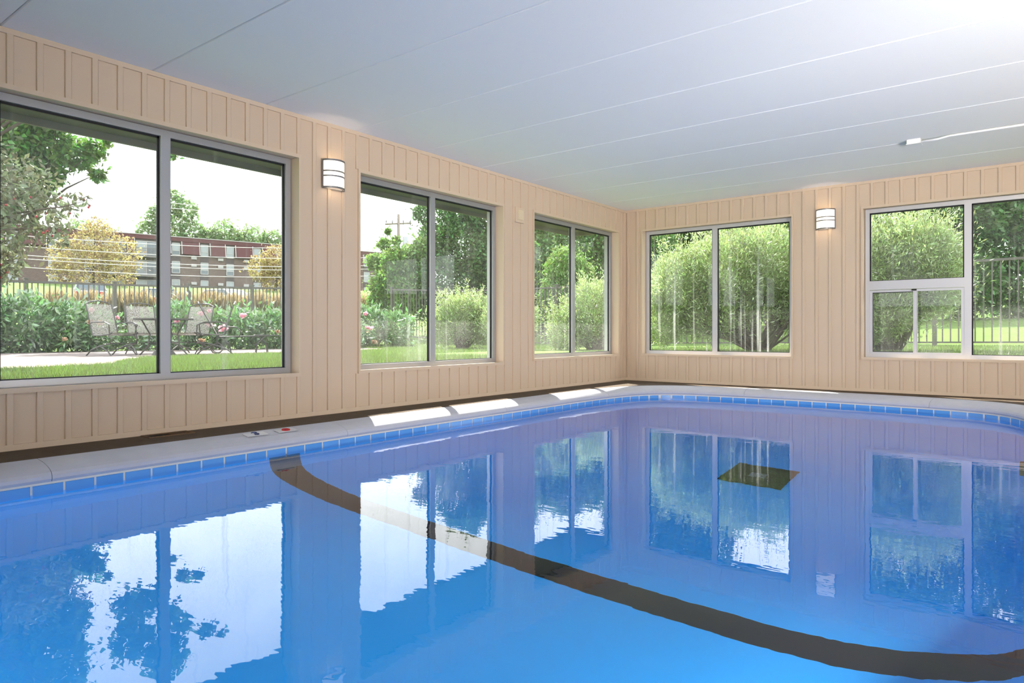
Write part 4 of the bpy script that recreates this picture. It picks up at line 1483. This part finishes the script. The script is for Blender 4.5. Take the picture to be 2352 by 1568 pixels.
# ------------------------------------------------------------------ cars
def car(label, paint, loc, rz, suv=False):
    t = thing('car', label, 'car', loc, rz)
    hw = .87
    rf_ = 1.70 if suv else 1.44
    lower = [(-2.2, .32), (-2.25, .62), (-2.15, .93), (-1.0, .98), (.75, .98), (1.95, .80), (2.2, .62), (2.2, .32)]
    m = MB()
    m.prism(lower, 'y', -hw, hw)
    m.build('body', paint, t)
    cab = [(-1.95, .95), (-1.6, rf_ - .04), (-.9, rf_), (.15, rf_ - .02), (1.05, .95)]
    c_ = MB()
    b = 0
    for s, k in ((-1, 1.0), (1, 1.0)):
        for x, z in cab:
            w_ = hw - .02 - (z - .95) * .30
            c_.v.append((x, s * w_, z))
    n = len(cab)
    for i in range(n - 1):
        c_.f.append((i, i + 1, n + i + 1, n + i))
    c_.f.append(tuple(range(n)))
    c_.f.append(tuple(n + i for i in reversed(range(n))))
    c_.build('cabin', M['bdark'], t)
    r = MB()
    wt = hw - .02 - (rf_ - .95) * .30 + .02
    r.prism([(-1.66, rf_ - .06), (-.9, rf_ + .012), (.15, rf_ - .005), (.22, rf_ - .06)], 'y', -wt, wt)
    r.build('roof', paint, t)
    for s in (-1, 1):
        for a, b_ in (((-1.93, .95), (-1.62, rf_ - .05)), ((-.45, .95), (-.45, rf_ - .03)), ((1.03, .95), (.18, rf_ - .04))):
            pts = [(x, s * (hw - .01 - (z - .95) * .30), z) for x, z in (a, b_)]
            MB().tube(pts, .045, 5).build('pillar', paint, t)
    whl = MB().tube([(0, -.11, 0), (0, .11, 0)], .33, 14).mesh('wheel', M['tyre'])
    for x in (-1.4, 1.4):
        for s in (-1, 1):
            link('wheel', whl, t, (x, s * .78, .33))
    for s in (-1, 1):
        MB().box(-2.27, -2.2, s * .62 - .17, s * .62 + .17, .68, .84).build('tail_lamp', M['lamp_red'], t)
        MB().box(2.13, 2.21, s * .62 - .17, s * .62 + .17, .60, .73).build('headlamp', M['bpane'], t)


def cz(x, y, d=0.0):
    return float(ground_z(x, y)) - d


car('silver car seen from behind, half hidden by tan reed grass', M['car_silver'], (-48.7, 17.9, cz(-48.7, 17.9, .05)), math.atan2(17.9, -48.7))
car('pale blue car low behind the reed grass left of the window mullion', M['car_blue'], (-43.3, 19.6, cz(-43.3, 19.6, .1)), math.atan2(19.6, -43.3) + .2)
car('white car parked at an angle in front of the apartment block lawn', M['car_white'], (-43.4, 24.6, cz(-43.4, 24.6, .05)), math.atan2(-24.6, 43.4) + .75)

# ------------------------------------------------------------------ apartment block
ang = math.atan2(80.3 - 27.2, -92.2 + 106.8)
bl = thing('apartment_building', 'three-storey brown brick apartment block with maroon mansard roof', 'building', (-106.8, 27.2, 6.0), ang)
# local x along the facade, local +y away from the camera side, z up
if Vector((-math.sin(ang), math.cos(ang))).dot(Vector((-1, 0.3))) < 0:
    bl_sign = -1
else:
    bl_sign = 1
S = bl_sign


def bb(m, x0, x1, d0, d1, z0, z1):
    lo, hi = sorted((S * d0, S * d1))
    return m.box(x0, x1, lo, hi, z0, z1)


U0, U1 = -14.0, 55.2
wb = MB()
bb(wb, U0, U1, 0, 11, -0.6, 8.6)
wb.build('brick_wall', M['brick'], bl)
pr = MB()
bb(pr, U0 - .2, U1 + .2, -.25, 11.2, 8.25, 8.85)
pr.build('parapet', M['shingle'], bl)
cp = MB()
bb(cp, U0 - .25, U1 + .25, -.32, 11.3, 8.85, 8.95)
cp.build('coping_strip', M['bwhite'], bl)
cols = [-12, -8.3, -4.6, -.9, 2.7, 7.06, 11.2, 22.15, 26.1, 29.8, 33.9, 37.6, 41.3, 45.0, 48.7, 52.6]
bays = [(12.9, 15.6), (16.9, 19.6)]
# mansard skirts between the window columns
edges = sorted([(c - .75, c + .75) for c in cols] + [(a - .2, b + .2) for a, b in bays])
prev = U0
for a, b in edges + [(U1, U1)]:
    if a - prev > .3:
        m = MB()
        m.prism([(S * 0.0, 6.25), (S * -.55, 6.35), (S * -.18, 8.25), (S * 0.0, 8.25)], 'x', prev, a)
        m.build('mansard_panel', M['shingle'], bl)
        for q in (prev, a):
            bt = MB()
            bt.prism([(S * -.50, 6.33), (S * -.62, 6.35), (S * -.25, 8.27), (S * -.12, 8.27)], 'x', q - .05, q + .05)
            bt.build('mansard_seam', M['bwhite'], bl)
    prev = b
for c in cols:
    inf = MB()
    bb(inf, c - .62, c + .62, -.03, .02, -.3, 8.2)
    inf.build('infill_panel', M['bgrey'], bl)
    for z0, z1 in ((.9, 2.6), (3.5, 5.3), (6.2, 8.0)):
        w = MB()
        for q in ((c - .56, c + .56, z1 - .09, z1), (c - .56, c + .56, z0, z0 + .09), (c - .56, c - .47, z0, z1), (c + .47, c + .56, z0, z1), (c - .5, c + .5, z0 + .62, z0 + .70)):
            bb(w, q[0], q[1], -.10, -.02, q[2], q[3])
        wo_ = w.build('window', M['bwhite'], bl)
        bb(MB(), c - .5, c + .5, -.06, -.03, z0 + .68, z1 - .05).build('blind', M['bpane'], wo_)
        bb(MB(), c - .5, c + .5, -.06, -.03, z0 + .05, z0 + .64).build('pane', M['bdark'] if rnd.random() < .6 else M['bpane'], wo_)
for c in (8.5, 24.6, 28.4, 32.2, 36):
    for z in (2.2, 4.9, 6.0 if c > 20 else 4.9):
        if c < 20 and z != 2.2:
            continue
        bb(MB(), c - .38, c + .38, -.22, .02, z - .3, z + .1).build('air_conditioner', M['bwhite'], bl)
for a, b in bays:
    rc = MB()
    bb(rc, a - .15, b + .15, -.04, .02, -.2, 8.2)
    rc.build('recess_panel', M['bgrey'], bl)
    for lv, z0 in enumerate((.2, 3.0, 5.8)):
        f = MB()
        for q in ((a, b, z0 + 2.05, z0 + 2.15), (a, a + .1, z0, z0 + 2.1), (b - .1, b, z0, z0 + 2.1), ((a + b) / 2 - .06, (a + b) / 2 + .06, z0, z0 + 2.1)):
            bb(f, q[0], q[1], -.12, -.03, q[2], q[3])
        dr_ = f.build('balcony_door', M['bwhite'], bl)
        bb(MB(), a + .1, (a + b) / 2 - .06, -.08, -.05, z0, z0 + 2.05).build('pane', M['bpane'], dr_)
        bb(MB(), (a + b) / 2 + .06, b - .1, -.08, -.05, z0, z0 + 2.05).build('pane', M['bdark'], dr_)
        if lv:
            bb(MB(), a - .3, b + .3, -1.3, 0, z0 - .28, z0 - .05).build('balcony_slab', M['slab'], bl)
            rl = MB()
            bb(rl, a - .28, b + .28, -1.28, -1.22, z0 + .95, z0 + 1.02)
            k = a - .25
            while k < b + .28:
                bb(rl, k, k + .035, -1.27, -1.23, z0 - .05, z0 + .97)
                k += .17
            rl.build('balcony_railing', M['fence'], bl)
# end mansard seen in the second window is the same run of panels

# ------------------------------------------------------------------ utility pole and cables
px_, py_ = -44.8, 41.2
pz = float(ground_z(px_, py_))
up = thing('utility_pole', 'wooden utility pole with a crossarm against the white sky', 'pole', (px_, py_, pz))
MB().tube([(0, 0, -.3), (0, 0, 11.2 - pz)], [.17, .12], 10).build('post', M['wood'], up, smooth=True)
ca_ = math.atan2(41.2, -44.8) + PI / 2 + .5
dx, dy = math.cos(ca_), math.sin(ca_)
zc = 10.3 - pz
MB().tube([(-1.3 * dx, -1.3 * dy, zc + .25), (1.3 * dx, 1.3 * dy, zc - .1)], .075, 4).build('crossarm', M['wood'], up)
for k in (-1.2, -.5, .6, 1.2):
    MB().tube([(k * dx, k * dy, zc + .05), (k * dx, k * dy, zc + .38 - .1 * k)], [.05, .035], 6).build('insulator', M['bgrey'], up)
MB().tube([(.5, .4, 8.2 - pz), (.5, .4, 9.2 - pz)], .24, 10).build('transformer', M['car_silver'], up)
sl = thing('street_lamp', 'curved street lamp arm reaching left beside the utility pole', 'street lamp', (-40.2, 42.6, float(ground_z(-40.2, 42.6))))
MB().tube([(0, 0, -.2), (0, 0, 7.0)], .07, 8).build('post', M['bgrey'], sl)
MB().tube([(0, 0, 6.9), (-.4, -.2, 7.35), (-1.2, -.7, 7.75), (-2.0, -1.2, 7.9)], .045, 6).build('arm', M['bgrey'], sl)
MB().sphere((-2.3, -1.35, 7.88), .40, .25, .09, 10, 6).build('lamp_head', M['bgrey'], sl, smooth=True)
CAB = [((-48.0, 10.8, 6.2), 8.1), ((-48.0, 10.8, 5.6), 7.2), ((-48.0, 10.8, 5.1), 6.5), ((-48.0, 10.8, 4.9), 6.2), ((-48.0, 10.8, 4.4), 5.6), ((-48.0, 10.8, 9.2), 10.75), ((-48.3, 10.8, 8.8), 10.55)]
for i, (a, z) in enumerate(CAB):
    b = Vector((px_, py_, z))
    a = Vector(a)
    d = b - a
    pts = []
    for k in range(-2, 13):
        f = k / 12
        p = a + d * f
        p.z -= 0.5 * (1 - (2 * f - 1) ** 2) - .25
        pts.append(p)
    o = MB().tube(pts, .022, 5).build('overhead_cable', M['wire'])
    tag(o, 'thin pale overhead cable, %s of those strung from the utility pole' % ('third from the top', 'fourth from the top', 'fifth from the top', 'sixth from the top', 'lowest', 'topmost', 'second from the top')[i], 'cable', 'overhead cables on the utility pole')

# downspout on the outer face of the left wall, right of the second window
dsx, dsy = XL - TH - .05, 6.33
ds = thing('downspout', 'white downspout ending in black corrugated pipe outside the second window', 'downspout', (dsx, dsy, 0.22))
MB().box(-.03, .03, -.04, .04, .62, 2.16).build('upper_pipe', M['alu_white'], ds)
cg = MB()
cg.tube([(-.02 - .10 * max(0, .3 - k * .03), 0, .02 + k * .03) for k in range(21)], [.055 if k % 2 else .045 for k in range(21)], 10)
cg.build('corrugated_pipe', M['gasket'], ds)
